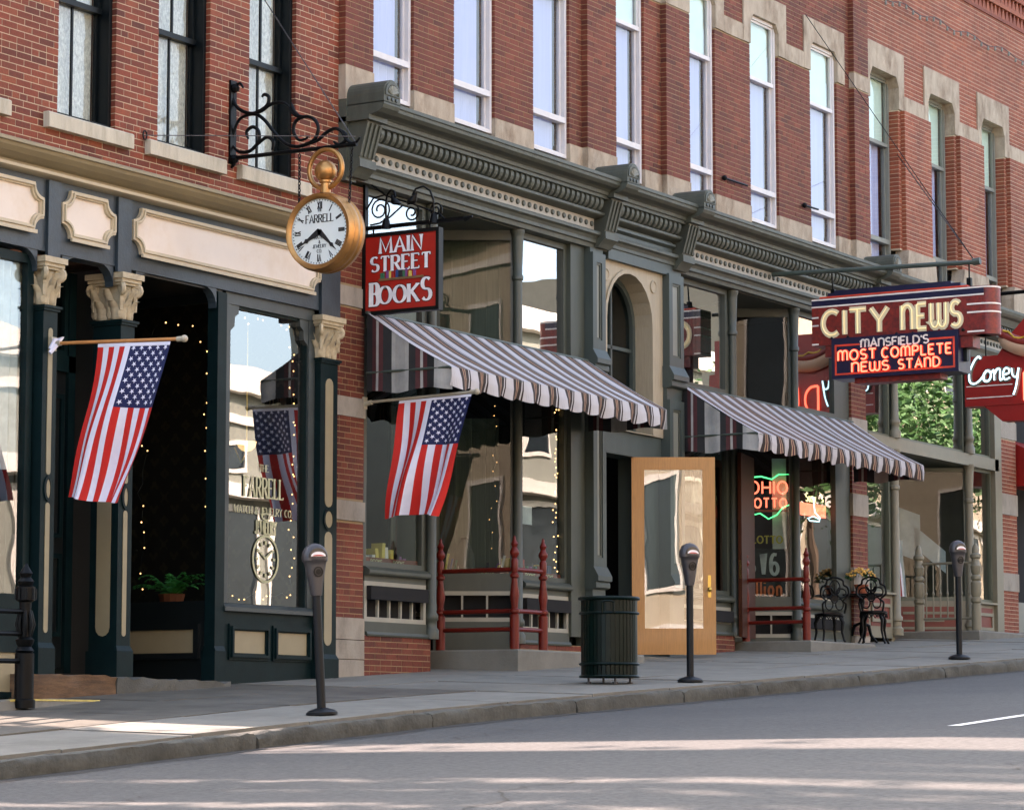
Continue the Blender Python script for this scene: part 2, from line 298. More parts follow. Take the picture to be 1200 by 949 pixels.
# ---------------------------------------------------------------- stroke letters
def _g():
    a = arc
    return {
    'A': (.72, [[(0, 0), (.36, 1), (.72, 0)], [(.13, .34), (.59, .34)]]),
    'B': (.6, [[(0, 0), (0, 1)], [(0, 1)]+a(.3, .765, .24, .235, 90, -90)+[(0, .53)], [(0, .53)]+a(.3, .265, .3, .265, 90, -90)+[(0, 0)]]),
    'C': (.66, [a(.36, .5, .36, .5, 50, 310, 14)]),
    'D': (.68, [[(0, 0), (0, 1)], [(0, 1)]+a(.22, .5, .46, .5, 90, -90, 12)+[(0, 0)]]),
    'E': (.54, [[(0, 0), (0, 1)], [(0, 1), (.52, 1)], [(0, .52), (.42, .52)], [(0, 0), (.54, 0)]]),
    'F': (.52, [[(0, 0), (0, 1)], [(0, 1), (.52, 1)], [(0, .52), (.42, .52)]]),
    'H': (.66, [[(0, 0), (0, 1)], [(.66, 0), (.66, 1)], [(0, .5), (.66, .5)]]),
    'I': (.02, [[(.01, 0), (.01, 1)]]),
    'J': (.4, [[(.4, 1)]+a(.2, .2, .2, .2, 0, -170, 8)]),
    'K': (.62, [[(0, 0), (0, 1)], [(.6, 1), (0, .42)], [(.2, .58), (.62, 0)]]),
    'L': (.5, [[(0, 1), (0, 0)], [(0, 0), (.5, 0)]]),
    'M': (.84, [[(0, 0), (.04, 1), (.42, .12), (.8, 1), (.84, 0)]]),
    'N': (.68, [[(0, 0), (0, 1), (.68, 0), (.68, 1)]]),
    'n': (.62, [[(0, 0), (0, 1)], [(0, .72)]+a(.31, .68, .31, .32, 170, 0, 8)+[(.62, 0)]]),
    'm': (.9, [[(0, 0), (0, .72)]+a(.225, .72, .225, .28, 180, 0, 7)+[(.45, 0)], [(.45, .72)]+a(.675, .72, .225, .28, 180, 0, 7)+[(.9, 0)]]),
    'w': (.9, [[(0, 1), (0, .28)]+a(.225, .28, .225, .28, 180, 360, 7)+[(.45, 1)], [(.45, .28)]+a(.675, .28, .225, .28, 180, 360, 7)+[(.9, 1)]]),
    'O': (.78, [a(.39, .5, .39, .5, 90, 450, 20)]),
    'P': (.58, [[(0, 0), (0, 1)], [(0, 1)]+a(.3, .735, .28, .265, 90, -90)+[(0, .47)]]),
    'R': (.62, [[(0, 0), (0, 1)], [(0, 1)]+a(.3, .745, .27, .255, 90, -90)+[(0, .49)], [(.28, .49), (.62, 0)]]),
    'S': (.56, [a(.28, .745, .27, .255, 40, 250, 9)+a(.28, .255, .28, .255, 70, -145, 10)]),
    'T': (.64, [[(.32, 0), (.32, 1)], [(0, 1), (.64, 1)]]),
    'U': (.64, [[(0, 1), (0, .3)]+a(.32, .3, .32, .3, 180, 360, 9)+[(.64, 1)]]),
    'V': (.66, [[(0, 1), (.33, 0), (.66, 1)]]),
    'W': (.96, [[(0, 1), (.22, 0), (.48, .85), (.74, 0), (.96, 1)]]),
    'X': (.62, [[(0, 0), (.62, 1)], [(0, 1), (.62, 0)]]),
    'Y': (.66, [[(0, 1), (.33, .48), (.66, 1)], [(.33, .48), (.33, 0)]]),
    'Z': (.56, [[(0, 1), (.56, 1), (0, 0), (.56, 0)]]),
    '&': (.66, [[(.66, 0), (.16, .68)]+a(.3, .8, .16, .2, 200, -20, 8)+[(.1, .35)]+a(.28, .22, .24, .22, 160, 330, 8)+[(.62, .45)]]),
    "'": (.06, [[(.05, 1), (.02, .74)]]), '.': (.06, [[(.02, 0), (.05, .06)]]),
    '$': (.56, [a(.28, .72, .26, .2, 40, 250, 9)+a(.28, .28, .28, .22, 70, -145, 10), [(.28, 1), (.28, 0)]]),
    '1': (.2, [[(0, .82), (.18, 1), (.18, 0)]]), '6': (.56, [[(.46, .95)]+a(.3, .5, .3, .48, 100, 180, 6)+a(.28, .28, .27, .28, 180, 540, 14)]),
    'i': (.02, [[(.01, 0), (.01, .66)], [(.01, .84), (.01, .92)]]), 'l': (.02, [[(.01, 0), (.01, 1)]]),
    'o': (.5, [a(.25, .33, .25, .33, 90, 450, 14)]), 'u': (.42, [[(0, .66), (0, .22)]+a(.21, .22, .21, .22, 180, 360, 6)+[(.42, .66)]]),
    'q': (.44, [[(0, 0), (0, .66)], [(0, .46)]+a(.22, .44, .22, .22, 170, 0, 8)+[(.44, 0)]]), 'z': (.4, [[(0, .66), (.4, .66), (0, 0), (.4, 0)]]), 'y': (.44, [[(0, .66), (.22, 0)], [(.44, .66), (.1, -.3)]]), 's': (.4, [a(.2, .49, .18, .17, 40, 250, 7)+a(.2, .16, .2, .16, 70, -145, 8)]), ' ': (.36, [])}
G = _g()
def text_width(s, gap, wf=1.): return sum(G[c][0]*wf+gap for c in s)-gap
def letters(s, org, ex, ez, hgt, en, gap=.2, w=(.12, .12), serif=0., thick=.006, wf=1., off=0.):
    """list of (char, MB): flat stroke letters. org lower-left, ex/ez unit dirs, en normal (uvz), w=(stem, hair) as fraction of height"""
    out = []; x = 0.; ex, ez, en, org = Vector(ex), Vector(ez), Vector(en), Vector(org)
    pt = lambda a, b, d=0.: tuple(org+ex*(a*hgt)+ez*(b*hgt)+en*(off+d))
    for c in s:
        wd, st = G[c]; mb = MB(); lay = 0
        for pl in st:
            pl = [(x+a*wf, b) for a, b in pl]; n = len(pl); L_ = []; R_ = []
            for i, (a, b) in enumerate(pl):
                i0, i1 = max(i-1, 0), min(i+1, n-1); dx, dy = pl[i1][0]-pl[i0][0], pl[i1][1]-pl[i0][1]; l = math.hypot(dx, dy) or 1; dx /= l; dy /= l
                ww = (w[1]+(w[0]-w[1])*abs(dy)**1.5)/2
                k = 1.
                if 0 < i < n-1:
                    ax, ay = a-pl[i-1][0], b-pl[i-1][1]; al = math.hypot(ax, ay) or 1; cs = (ax*dx+ay*dy)/al; k = 1/max(.45, cs)
                L_.append((a-dy*ww*k, b+dx*ww*k)); R_.append((a+dy*ww*k, b-dx*ww*k))
            d0 = lay*.0006; lay += 1
            for i in range(n-1):
                q = [L_[i], L_[i+1], R_[i+1], R_[i]]
                mb.prism([pt(*p, d0) for p in q], tuple(en*thick))
            if serif:
                for (a, b), (a2, b2) in ((pl[0], pl[1]), (pl[-1], pl[-2])):
                    dx, dy = a2-a, b2-b; l = math.hypot(dx, dy) or 1
                    if abs(dy)/l > .6 and (abs(b) < .03 or abs(b-1) < .03):
                        y0, y1 = (b-w[1]*.5, b+w[1]*.5) if b > .5 else (b-w[1]*.5, b+w[1]*.5)
                        mb.prism([pt(*p, d0+.0003) for p in ((a-serif, y0), (a+serif, y0), (a+serif, y1), (a-serif, y1))], tuple(en*thick))
                    elif abs(dx)/l > .9 and (b > .9 or b < .1) and (a > x+.3*wd*wf or c == 'T'):
                        sg = -1 if b > .5 else 1
                        mb.prism([pt(*p, d0+.0003) for p in ((a-w[1]*.5, b), (a+w[1]*.5, b), (a+w[1]*.5, b+sg*serif*1.1), (a-w[1]*.5, b+sg*serif*1.1))], tuple(en*thick))
        if mb.v: out.append((c, mb))
        x += wd*wf+gap
    return out
def neon(s, org, ex, ez, hgt, en, r, gap=.22, wf=1., off=.02, n=6):
    out = []; x = 0.; ex, ez, en, org = Vector(ex), Vector(ez), Vector(en), Vector(org)
    for c in s:
        wd, st = G[c]; mb = MB()
        for pl in st: mb.tube([tuple(org+ex*((x+a*wf)*hgt)+ez*(b*hgt)+en*off) for a, b in pl], r, n)
        if mb.v: out.append((c, mb))
        x += wd*wf+gap
    return out
EU, EV, EZ = (1, 0, 0), (0, 1, 0), (0, 0, 1)

# ---------------------------------------------------------------- brick walls: mortar core + bricks standing proud of it
BR = {}
def brick_wall(key, par, u0, u1, z0, z1, v, holes=(), core='mortar', depth=.2, cz=.0648, bl=.213, phase=0., name='wall', stuff_core=True):
    hs = [(a-.005, b+.005, c, d) for a, b, c, d in holes]
    us = sorted({u0+.005, u1-.005, *[x for q in hs for x in q[:2] if u0 < x < u1]}); zz = sorted({z0, z1, *[x for q in hs for x in q[2:] if z0 < x < z1]})
    mb = MB()
    for i in range(len(us)-1):
        run = None
        for j in range(len(zz)-1):
            cu, cz_ = (us[i]+us[i+1])/2, (zz[j]+zz[j+1])/2
            solid = not any(a < cu < b and c < cz_ < d for a, b, c, d in hs)
            if solid: run = (run[0], zz[j+1]) if run else (zz[j], zz[j+1])
            if (not solid or j == len(zz)-2) and run: mb.box(us[i], us[i+1], v-.3, v-.0035, run[0], run[1]); run = None
    wall = mb.build(name, core, par)
    n = round((z1-z0)/cz)
    for k in range(n):
        a, b = z0+k*(z1-z0)/n+.0048, z0+(k+1)*(z1-z0)/n-.0048; zc = (a+b)/2
        cuts = sorted([(q[0], q[1]) for q in holes if q[2] < zc < q[3]]); seg = []; x = u0
        for c0, c1 in cuts:
            if c0 > x: seg.append((x, min(c0, u1)))
            x = max(x, c1)
        if x < u1: seg.append((x, u1))
        hd = (k % 7 == 3); L = bl/2 if hd else bl; o = u0+phase-(0 if k % 2 else bl/2)*(0.5 if hd else 1.)
        for s0, s1 in seg:
            cut = []; i = math.floor((s0-o)/L)+1
            while o+i*L < s1-.05:
                if o+i*L > s0+.05: cut.append(o+i*L)
                i += 1
            ends = [s0]+[x+.005 for x in cut]; stops = [x-.005 for x in cut]+[s1]
            for p, q in zip(ends, stops): BR.setdefault(key, []).append((p, q, a, b, v+random.uniform(-.0015, .0015), depth, wall))
    return wall
UNIT = None
def flush_bricks(key, material, stuff_parent, limit=300):
    global UNIT
    if UNIT is None or UNIT.materials[0] != M[material]:
        UNIT = bpy.data.meshes.new('brick'); UNIT.from_pydata([(0, 0, 0), (1, 0, 0), (1, 1, 0), (0, 1, 0), (0, 0, 1), (1, 0, 1), (1, 1, 1), (0, 1, 1)], [], [(0, 1, 5, 4), (1, 2, 6, 5), (3, 0, 4, 7), (4, 5, 6, 7), (3, 2, 1, 0)]); UNIT.materials.append(M[material])
    vis = []; rest = []
    for b in BR[key]:
        x, y, d = px((b[0]+b[1])/2, b[4], (b[2]+b[3])/2)
        (vis if 4 < x < 1196 and 4 < y < 945 and b[1]-b[0] > .15 else rest).append((d, b))
    vis.sort(key=lambda t: t[0]); rest += vis[limit:]
    for d, (p, q, a, c, v, dep, wall) in vis[:limit]:
        o = bpy.data.objects.new('brick', UNIT); COL.objects.link(o); o.parent = wall; w0 = wloc(wall)
        o.location = (p-w0[0], -v-w0[1], a-w0[2]); o.scale = (q-p, dep, c-a)
    mb = MB()
    for d, (p, q, a, c, v, dep, wall) in rest:
        mb.add([(p, v, a), (q, v, a), (q, v-dep, a), (p, v-dep, a), (p, v, c), (q, v, c), (q, v-dep, c), (p, v-dep, c)], [(0, 1, 5, 4), (1, 2, 6, 5), (3, 0, 4, 7), (4, 5, 6, 7), (3, 2, 1, 0)])
    if mb.v: mb.build('bricks', material, stuff_parent, kind='stuff', recalc=False)
# ================================================================ ground
def sheet(fn, us, vs, dz=0.):
    mb = MB(); nu, nv = len(us), len(vs)
    mb.add([(u, v, fn(u, v)+dz) for u in us for v in vs], [(i*nv+j, (i+1)*nv+j, (i+1)*nv+j+1, i*nv+j+1) for i in range(nu-1) for j in range(nv-1)])
    return mb
lin = lambda a, b, n: [a+(b-a)*i/n for i in range(n+1)]
g = sheet(lambda u, v: zs(max(-120, min(u, 160)), 4.45)-.75-(abs(u)*.0 if abs(u) < 160 else 0), [-900, -120, -60, -5, 0, 40, 90, 160, 900], [-900, -60, 0, 40, 900]).build('ground', 'soil'); g['kind'] = 'structure'
road = sheet(zr, lin(-110, -5, 40)+lin(-4, 150, 60), [4.3, 5.5, 7, 8.5, 9.95, 11.5, 13, 14.5, 15.8]).build('road', 'asphalt', smooth=True); road['kind'] = 'structure'
# sidewalk slabs laid on a dark bed
walk = sheet(zs, lin(-60, -5, 30)+lin(-4, 110, 40), [-.3, 1.3, 2.9, 4.2], -.035).build('sidewalk', 'joint'); walk['kind'] = 'structure'
rs = random.Random(3)
vb = [-.28, 1.42, 2.86, 4.16]
u = -40.
while u < 60:
    lu = 1.55; fine = -14 < u < 28
    if not fine: lu = 6
    for j in range(3):
        g1 = .010; a0, a1, b0, b1 = u+g1, u+lu-g1, vb[j]+g1, vb[j+1]-g1; t = rs.uniform(-.006, .004)
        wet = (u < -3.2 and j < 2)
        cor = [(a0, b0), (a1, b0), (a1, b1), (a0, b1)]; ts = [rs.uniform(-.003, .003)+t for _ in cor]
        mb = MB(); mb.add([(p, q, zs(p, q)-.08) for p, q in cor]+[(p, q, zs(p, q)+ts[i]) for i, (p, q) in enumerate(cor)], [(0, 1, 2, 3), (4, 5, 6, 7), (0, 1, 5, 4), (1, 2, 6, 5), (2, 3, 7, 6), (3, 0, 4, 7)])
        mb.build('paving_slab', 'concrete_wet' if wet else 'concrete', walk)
    u += lu
# kerb of long stones with chipped joints
kerb = MB().add([(-60, 4.2, -2.2), (110, 4.2, 7), (110, 4.21, 7), (-60, 4.21, -2.2)], [(0, 1, 2, 3)])
kerb = sheet(lambda u, v: zs(u, 4.2)-.14, lin(-60, 110, 60), [4.17, 4.30]).build('kerb', 'joint'); kerb['kind'] = 'structure'
u = -38.
while u < 70:
    lu = rs.uniform(1.5, 2.6) if -14 < u < 20 else 6
    n = max(4, int(lu/.12)); mb = MB(); prof = [(4.17, -.02), (4.40, 0.), (4.435, -.012), (4.45, -.045), (4.455, -.10), (4.46, -.30)]
    rows = []
    for i in range(n+1):
        uu = u+.012+(lu-.024)*i/n; e = .018 if i in (0, n) else 0.
        rows.append([(uu, v+(rs.gauss(0, .007) if 0 < k < 5 else 0)-(e if k > 0 else 0), zs(uu, 4.2)-.006+dz+(rs.gauss(0, .0045) if 0 < k < 5 else 0)-(e if 0 < k < 4 else 0)) for k, (v, dz) in enumerate(prof)])
    m_ = len(prof); mb.add([p for r_ in rows for p in r_], [(i*m_+k, (i+1)*m_+k, (i+1)*m_+k+1, i*m_+k+1) for i in range(n) for k in range(m_-1)]+[tuple(range(m_)), tuple(range(n*m_, n*m_+m_))])
    mb.build('kerb_stone', 'kerb', kerb, smooth=True); u += lu
# lane marking, tar line in the road
def strip(name, pts, wd, m, dz=.004):
    mb = MB(); q = []
    for i, (a, b) in enumerate(pts):
        j0, j1 = pts[max(0, i-1)], pts[min(len(pts)-1, i+1)]; dx, dy = j1[0]-j0[0], j1[1]-j0[1]; l = math.hypot(dx, dy); dx /= l; dy /= l
        for sg in (-1, 1): p_ = (a-dy*sg*wd/2, b+dx*sg*wd/2); q.append((*p_, zr(*p_)+dz))
    mb.add(q, [(2*i, 2*i+1, 2*i+3, 2*i+2) for i in range(len(pts)-1)]); o = mb.build(name, m, road); return o
strip('lane_marking', [(-6.42+i*.6, 9.53+.03*i) for i in range(6)], .11, 'lane_paint')
def road_at(x, y):
    z = 1.
    for _ in range(60):
        r_ = ray(x, y); k = (z-ZC)/r_[2]; p_ = (CU+r_[0]*k, CV+r_[1]*k); z = .6*z+.4*zr(*p_)
    return p_
_s0, _s1 = road_at(900, 952), road_at(1210, 893)
strip('tar_seam', [(_s0[0]+(_s1[0]-_s0[0])*i/16+rs.uniform(-.04, .04), _s0[1]+(_s1[1]-_s0[1])*i/16+rs.uniform(-.04, .04)) for i in range(17)], .03, 'joint')
mb = MB(); q = []
for i in range(240):
    a = -16+i*.15
    for b in (4.452, 4.56+.10*abs(math.sin(i*.37))+rs.uniform(0, .06)): q.append((a, b, zr(a, b)+.003))
mb.add(q, [(2*i, 2*i+1, 2*i+3, 2*i+2) for i in range(239)]); mb.build('gutter_grime', 'gutter', road, kind='stuff')
for k in range(7):
    a, b = rs.uniform(-13.5, -4), rs.uniform(5.5, 13); st_ = [(a, b)]
    for i in range(14): st_.append((st_[-1][0]+rs.uniform(-.05, .3), st_[-1][1]+rs.uniform(-.22, .22)))
    strip('road_crack', st_, rs.uniform(.008, .018), 'joint')
# far sidewalk and kerb (mirrored in the shop glass)
far = sheet(lambda u, v: zr(u, 15.7)+.14+.02*(v-15.7), lin(-110, 150, 40), [15.7, 17, 22.5]).build('far_sidewalk', 'concrete'); far['kind'] = 'structure'
fk = MB()
for i in range(40):
    a, b = -110+6.5*i, -110+6.5*(i+1); za, zb = zr(a, 15.7)+.135, zr(b, 15.7)+.135
    fk.add([(a, 15.55, za-.3), (b, 15.55, zb-.3), (b, 15.55, zb), (a, 15.55, za), (b, 15.72, zb), (a, 15.72, za)], [(0, 1, 2, 3), (3, 2, 4, 5)])
fk = fk.build('far_kerb', 'kerb'); fk['kind'] = 'structure'

# ================================================================ shared building pieces
def upper_window(par, u0, u1, z0, z1, v, fm, blind_u, blind_l, glass, rail, bar=None, muntin=False, label=None, fd=.02, fw=.045, sw=.035):
    """sash window: frame > panes, blinds"""
    mb = MB(); mb.frame(u0, u1, z0, z1, fw, v-.10, v+fd)
    mb.frame(u0+fw-.003, u1-fw+.003, rail-.02, z1-fw+.005, sw, v-.035, v-.005); mb.frame(u0+fw-.003, u1-fw+.003, z0+fw-.005, rail+.03, sw, v-.065, v-.037)
    mb.box(u0+fw-.01, u1-fw+.01, v-.068, v+.012, rail-.03, rail+.025)
    if bar: mb.box(u0+fw-.01, u1-fw+.01, v-.067, v+.03, bar-.045, bar+.025)
    if muntin:
        uc = (u0+u1)/2; mb.box(uc-.013, uc+.013, v-.03, v-.008, rail, z1-.06); mb.box(uc-.013, uc+.013, v-.06, v-.04, z0+.06, rail)
    w_ = mb.build('window', fm, par)
    a, b = u0+fw+sw-.01, u1-fw-sw+.01
    MB().quad((a, v-.02, rail), (b, v-.02, rail), (b, v-.02, z1-.06), (a, v-.02, z1-.06)).build('pane', glass, w_)
    MB().quad((a, v-.05, z0+.07), (b, v-.05, z0+.07), (b, v-.05, rail), (a, v-.05, rail)).build('pane', glass, w_)
    if blind_u: MB().box(a, b, v-.08, v-.07, rail-.02, z1).build('blind', blind_u, w_)
    if blind_l: 
        # hanging curtain with folds
        c = MB(); n = 14; ue = a+(b-a)*.98; pts = []
        for i in range(n+1): x = a+(ue-a)*i/n; pts.append((x, v-.125+.018*math.sin(i*2.1)))
        c.add([(x, y, z0) for x, y in pts]+[(x, y, rail) for x, y in pts], [(i, i+1, n+2+i, n+1+i) for i in range(n)]); c.build('curtain', blind_l, w_, smooth=True)
    MB().box(u0+.02, u1-.02, v-.6, v-.58, z0, z1).build('room', 'interior_mid', w_)
    return w_
def shop_pane(par, u0, u1, z0, z1, v, fm, w=.06, glass='glass', name='shop_window', wb=None, wt=None, d=.05):
    mb = MB().frame(u0, u1, z0, z1, w, v-d, v+.02, wb=wb, wt=wt); w_ = mb.build(name, fm, par)
    MB().quad((u0+w*.8, v-.02, z0+w*.8), (u1-w*.8, v-.02, z0+w*.8), (u1-w*.8, v-.02, z1-w*.8), (u0+w*.8, v-.02, z1-w*.8)).build('pane', glass, w_); return w_
def obox(mb, p0, p1, t, z0, z1, off=0., m=0):
    """upright slab between two plan points, thickness t to its left, shifted by off"""
    (a, b), (c, d) = p0, p1; l = math.hypot(c-a, d-b); nx, ny = -(d-b)/l, (c-a)/l
    q = [(a+nx*off, b+ny*off), (c+nx*off, d+ny*off), (c+nx*(off+t), d+ny*(off+t)), (a+nx*(off+t), b+ny*(off+t))]
    mb.prism([(x, y, z0) for x, y in q], (0, 0, z1-z0), m)
def opane(par, p0, p1, z0, z1, fm, w=.06, glass='glass', name='shop_window'):
    L = math.hypot(p1[0]-p0[0], p1[1]-p0[1]); P_ = lambda s: (p0[0]+(p1[0]-p0[0])*s/L, p0[1]+(p1[1]-p0[1])*s/L)
    mb = MB(); obox(mb, P_(0), P_(w), .06, z0, z1); obox(mb, P_(L-w), P_(L), .06, z0, z1); obox(mb, P_(w), P_(L-w), .06, z0, z0+w); obox(mb, P_(w), P_(L-w), .06, z1-w, z1)
    w_ = mb.build(name, fm, par); a, b = P_(w*.8), P_(L-w*.8); nx, ny = -(p1[1]-p0[1])/L*.03, (p1[0]-p0[0])/L*.03
    MB().quad((a[0]+nx, a[1]+ny, z0+w*.8), (b[0]+nx, b[1]+ny, z0+w*.8), (b[0]+nx, b[1]+ny, z1-w*.8), (a[0]+nx, a[1]+ny, z1-w*.8)).build('pane', glass, w_); return w_
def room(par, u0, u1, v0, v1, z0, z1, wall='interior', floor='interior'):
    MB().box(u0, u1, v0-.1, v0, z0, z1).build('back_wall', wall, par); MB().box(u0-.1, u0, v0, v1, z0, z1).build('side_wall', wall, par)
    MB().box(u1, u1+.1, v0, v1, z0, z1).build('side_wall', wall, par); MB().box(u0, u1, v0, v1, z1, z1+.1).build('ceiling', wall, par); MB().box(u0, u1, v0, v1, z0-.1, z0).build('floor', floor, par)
def lamps_string(label, pts, jit=.03, step=.09, r=.009, seed=1, cat='string lights', m='fairy'):
    rr = random.Random(seed); u, v, z = pts[0]; t = thing('string_lights', label, cat, u, v, z, 'fairy lights strung round the shop windows'); mb = MB(); path = []
    for p, q in zip(pts, pts[1:]):
        d = Vector(q)-Vector(p); n = max(1, int(d.length/step))
        for i in range(n):
            c = Vector(p)+d*(i/n)+Vector((rr.gauss(0, jit), rr.gauss(0, jit*.3), rr.gauss(0, jit))); path.append(tuple(c))
            if rr.random() < .8: mb.ball(tuple(c), r, 5)
    mb.build('bulbs', m, t, kind='stuff'); MB().tube(path, .0025, 4).build('wire', 'a_black', t)
    return t

# ================================================================ building A: the jewellery shop
A = thing('jewelry_building', 'red brick shop building with dark green and cream jewellery shopfront, left end', 'building', -3.9, 0, 1.6)
AW = [(-7.02, -6.17), (-5.22, -4.35), (-3.68, -2.83), (-2.15, -1.31)]
aw = brick_wall('a', A, -7.2, -.5, 6.36, 10.6, 0., [(a, b, 6.95, 9.4) for a, b in AW], name='brick_wall')
MB().box(-7.2, -.5, -9, -.25, 1.2, 10.5).box(-7.2, -.5, -.3, -.2, 9.4, 10.5).build('core_wall', 'interior', A) if False else None
MB().box(-7.19, -.51, -9, -.7, 6.6, 10.5).build('rear_mass', 'opp_brick', A)
MB().box(-7.19, -7.0, -9, -.02, 1.0, 6.5).build('end_wall', 'opp_brick', A)
MB().box(-7.3, -.5, -.3, .25, 10.6, 10.85).box(-7.3, -.5, -.3, .12, 10.45, 10.6).build('parapet', 'khaki', A)
for a, b in AW:
    upper_window(A, a+.005, b-.005, 6.97, 9.4, -.15, 'win_dark', None, None, 'glass_old', 8.16, muntin=True, fd=.10)
    MB().box(a+.08, b-.08, -.26, -.25, 6.97, 9.4).build('window_shade', 'curtain_grey', A)
    # stone sill, edges eased
    mb = MB(); mb.prism([(a-.2, -.15, 6.965), (a-.2, .06, 6.965), (a-.2, .075, 6.95), (a-.2, .075, 6.815), (a-.2, -.15, 6.815)], (b-a+.41, 0, 0)); mb.build('window_sill', 'sill_stone', A)
# timber cornice above the shopfront
MB().ext_u([(-.2, 6.56), (.34, 6.545), (.36, 6.535), (.36, 6.505), (.335, 6.5), (.32, 6.47), (.27, 6.43), (.2, 6.40), (.155, 6.385), (.15, 6.36), (-.2, 6.36)], -7.2, -.55).build('cornice', 'khaki', A)
MB().ext_u([(.05, 6.358), (.175, 6.358), (.175, 6.33), (.14, 6.32), (.05, 6.31)], -7.2, -.55).build('cornice_bead', 'khaki_pale', A)
MB().box(-7.2, -.54, -.12, .06, 5.62, 6.31).build('frieze', 'a_slate', A)
for a, b in ((-5.43, -5.25), (-4.39, -4.18), (-.93, -.58)):
    MB().box(a, b, .061, .095, 5.57, 6.3).build('frieze_strip', 'a_slate', A)
def notched(u0, u1, z0, z1, c, s):
    """rectangle whose corners are scooped inwards"""
    o = []
    for (cu, cz_, a0) in ((u0, z0, 90), (u1, z0, 180), (u1, z1, 270), (u0, z1, 360)):
        a = [(cu+c*math.cos(R(a0-90*i/5)), cz_+c*math.sin(R(a0-90*i/5))) for i in range(6)]
        o += a
    return o
for a, b in ((-7.15, -5.5), (-5.235, -4.43), (-4.155, -.955)):
    out = notched(a, b, 5.785, 6.245, .13, 0); inn = notched(a+.055, b-.055, 5.84, 6.19, .12, 0); mid = notched(a+.02, b-.02, 5.805, 6.225, .13, 0)
    p_ = MB().face(inn, .06, .072).build('sign_panel', 'a_panel', A)
    MB().ring(out, inn, .06, .10).build('moulding', 'khaki_pale', p_); MB().ring(mid, notched(a+.038, b-.038, 5.823, 6.207, .125, 0), .10, .122).build('moulding', 'khaki_pale', p_)
    MB().box(a+.12, b-.12, .10, .125, 5.755, 5.79).build('drip_mould', 'khaki_pale', p_)
# arched corner brackets under the frieze
for a, b in ((-7.0, -5.46), (-5.24, -4.33), (-4.12, -2.67)):
    for sx, c in ((1, a+.07), (-1, b-.07)):
        MB().face([(c, 5.62), (c+sx*.2, 5.62)]+[(c+sx*(.2-.2*math.sin(R(t))), 5.42+.2*math.cos(R(t))) for t in range(0, 91, 15)], -.05, .05).build('arch_bracket', 'a_slate', A)
# iron posts with leafy capitals
def leaf(mb, base, out, side, hgt, wd, curl):
    """acanthus leaf: a tapering curved tongue with lobed edge"""
    b, o, sd = Vector(base), Vector(out), Vector(side); n = 9; rows = []
    for i in range(n+1):
        t = i/n; zz = hgt*(t if t < .8 else .8+.2*math.sin((t-.8)/.2*math.pi*.75)); oo = .012+.03*t+curl*max(0, t-.55)**1.5*3.2
        lob = wd*(.62+.38*abs(math.sin(t*math.pi*3.2)))*(1-.55*max(0, t-.6)/.4)
        c = b+o*oo+Vector((0, 0, zz)); rows.append([c-sd*lob-o*.018, c-sd*lob*.45+o*.004, c+o*.014, c+sd*lob*.45+o*.004, c+sd*lob-o*.018])
    mb.add([tuple(p) for r_ in rows for p in r_], [(i*5+j, i*5+j+1, (i+1)*5+j+1, (i+1)*5+j) for i in range(n) for j in range(4)])
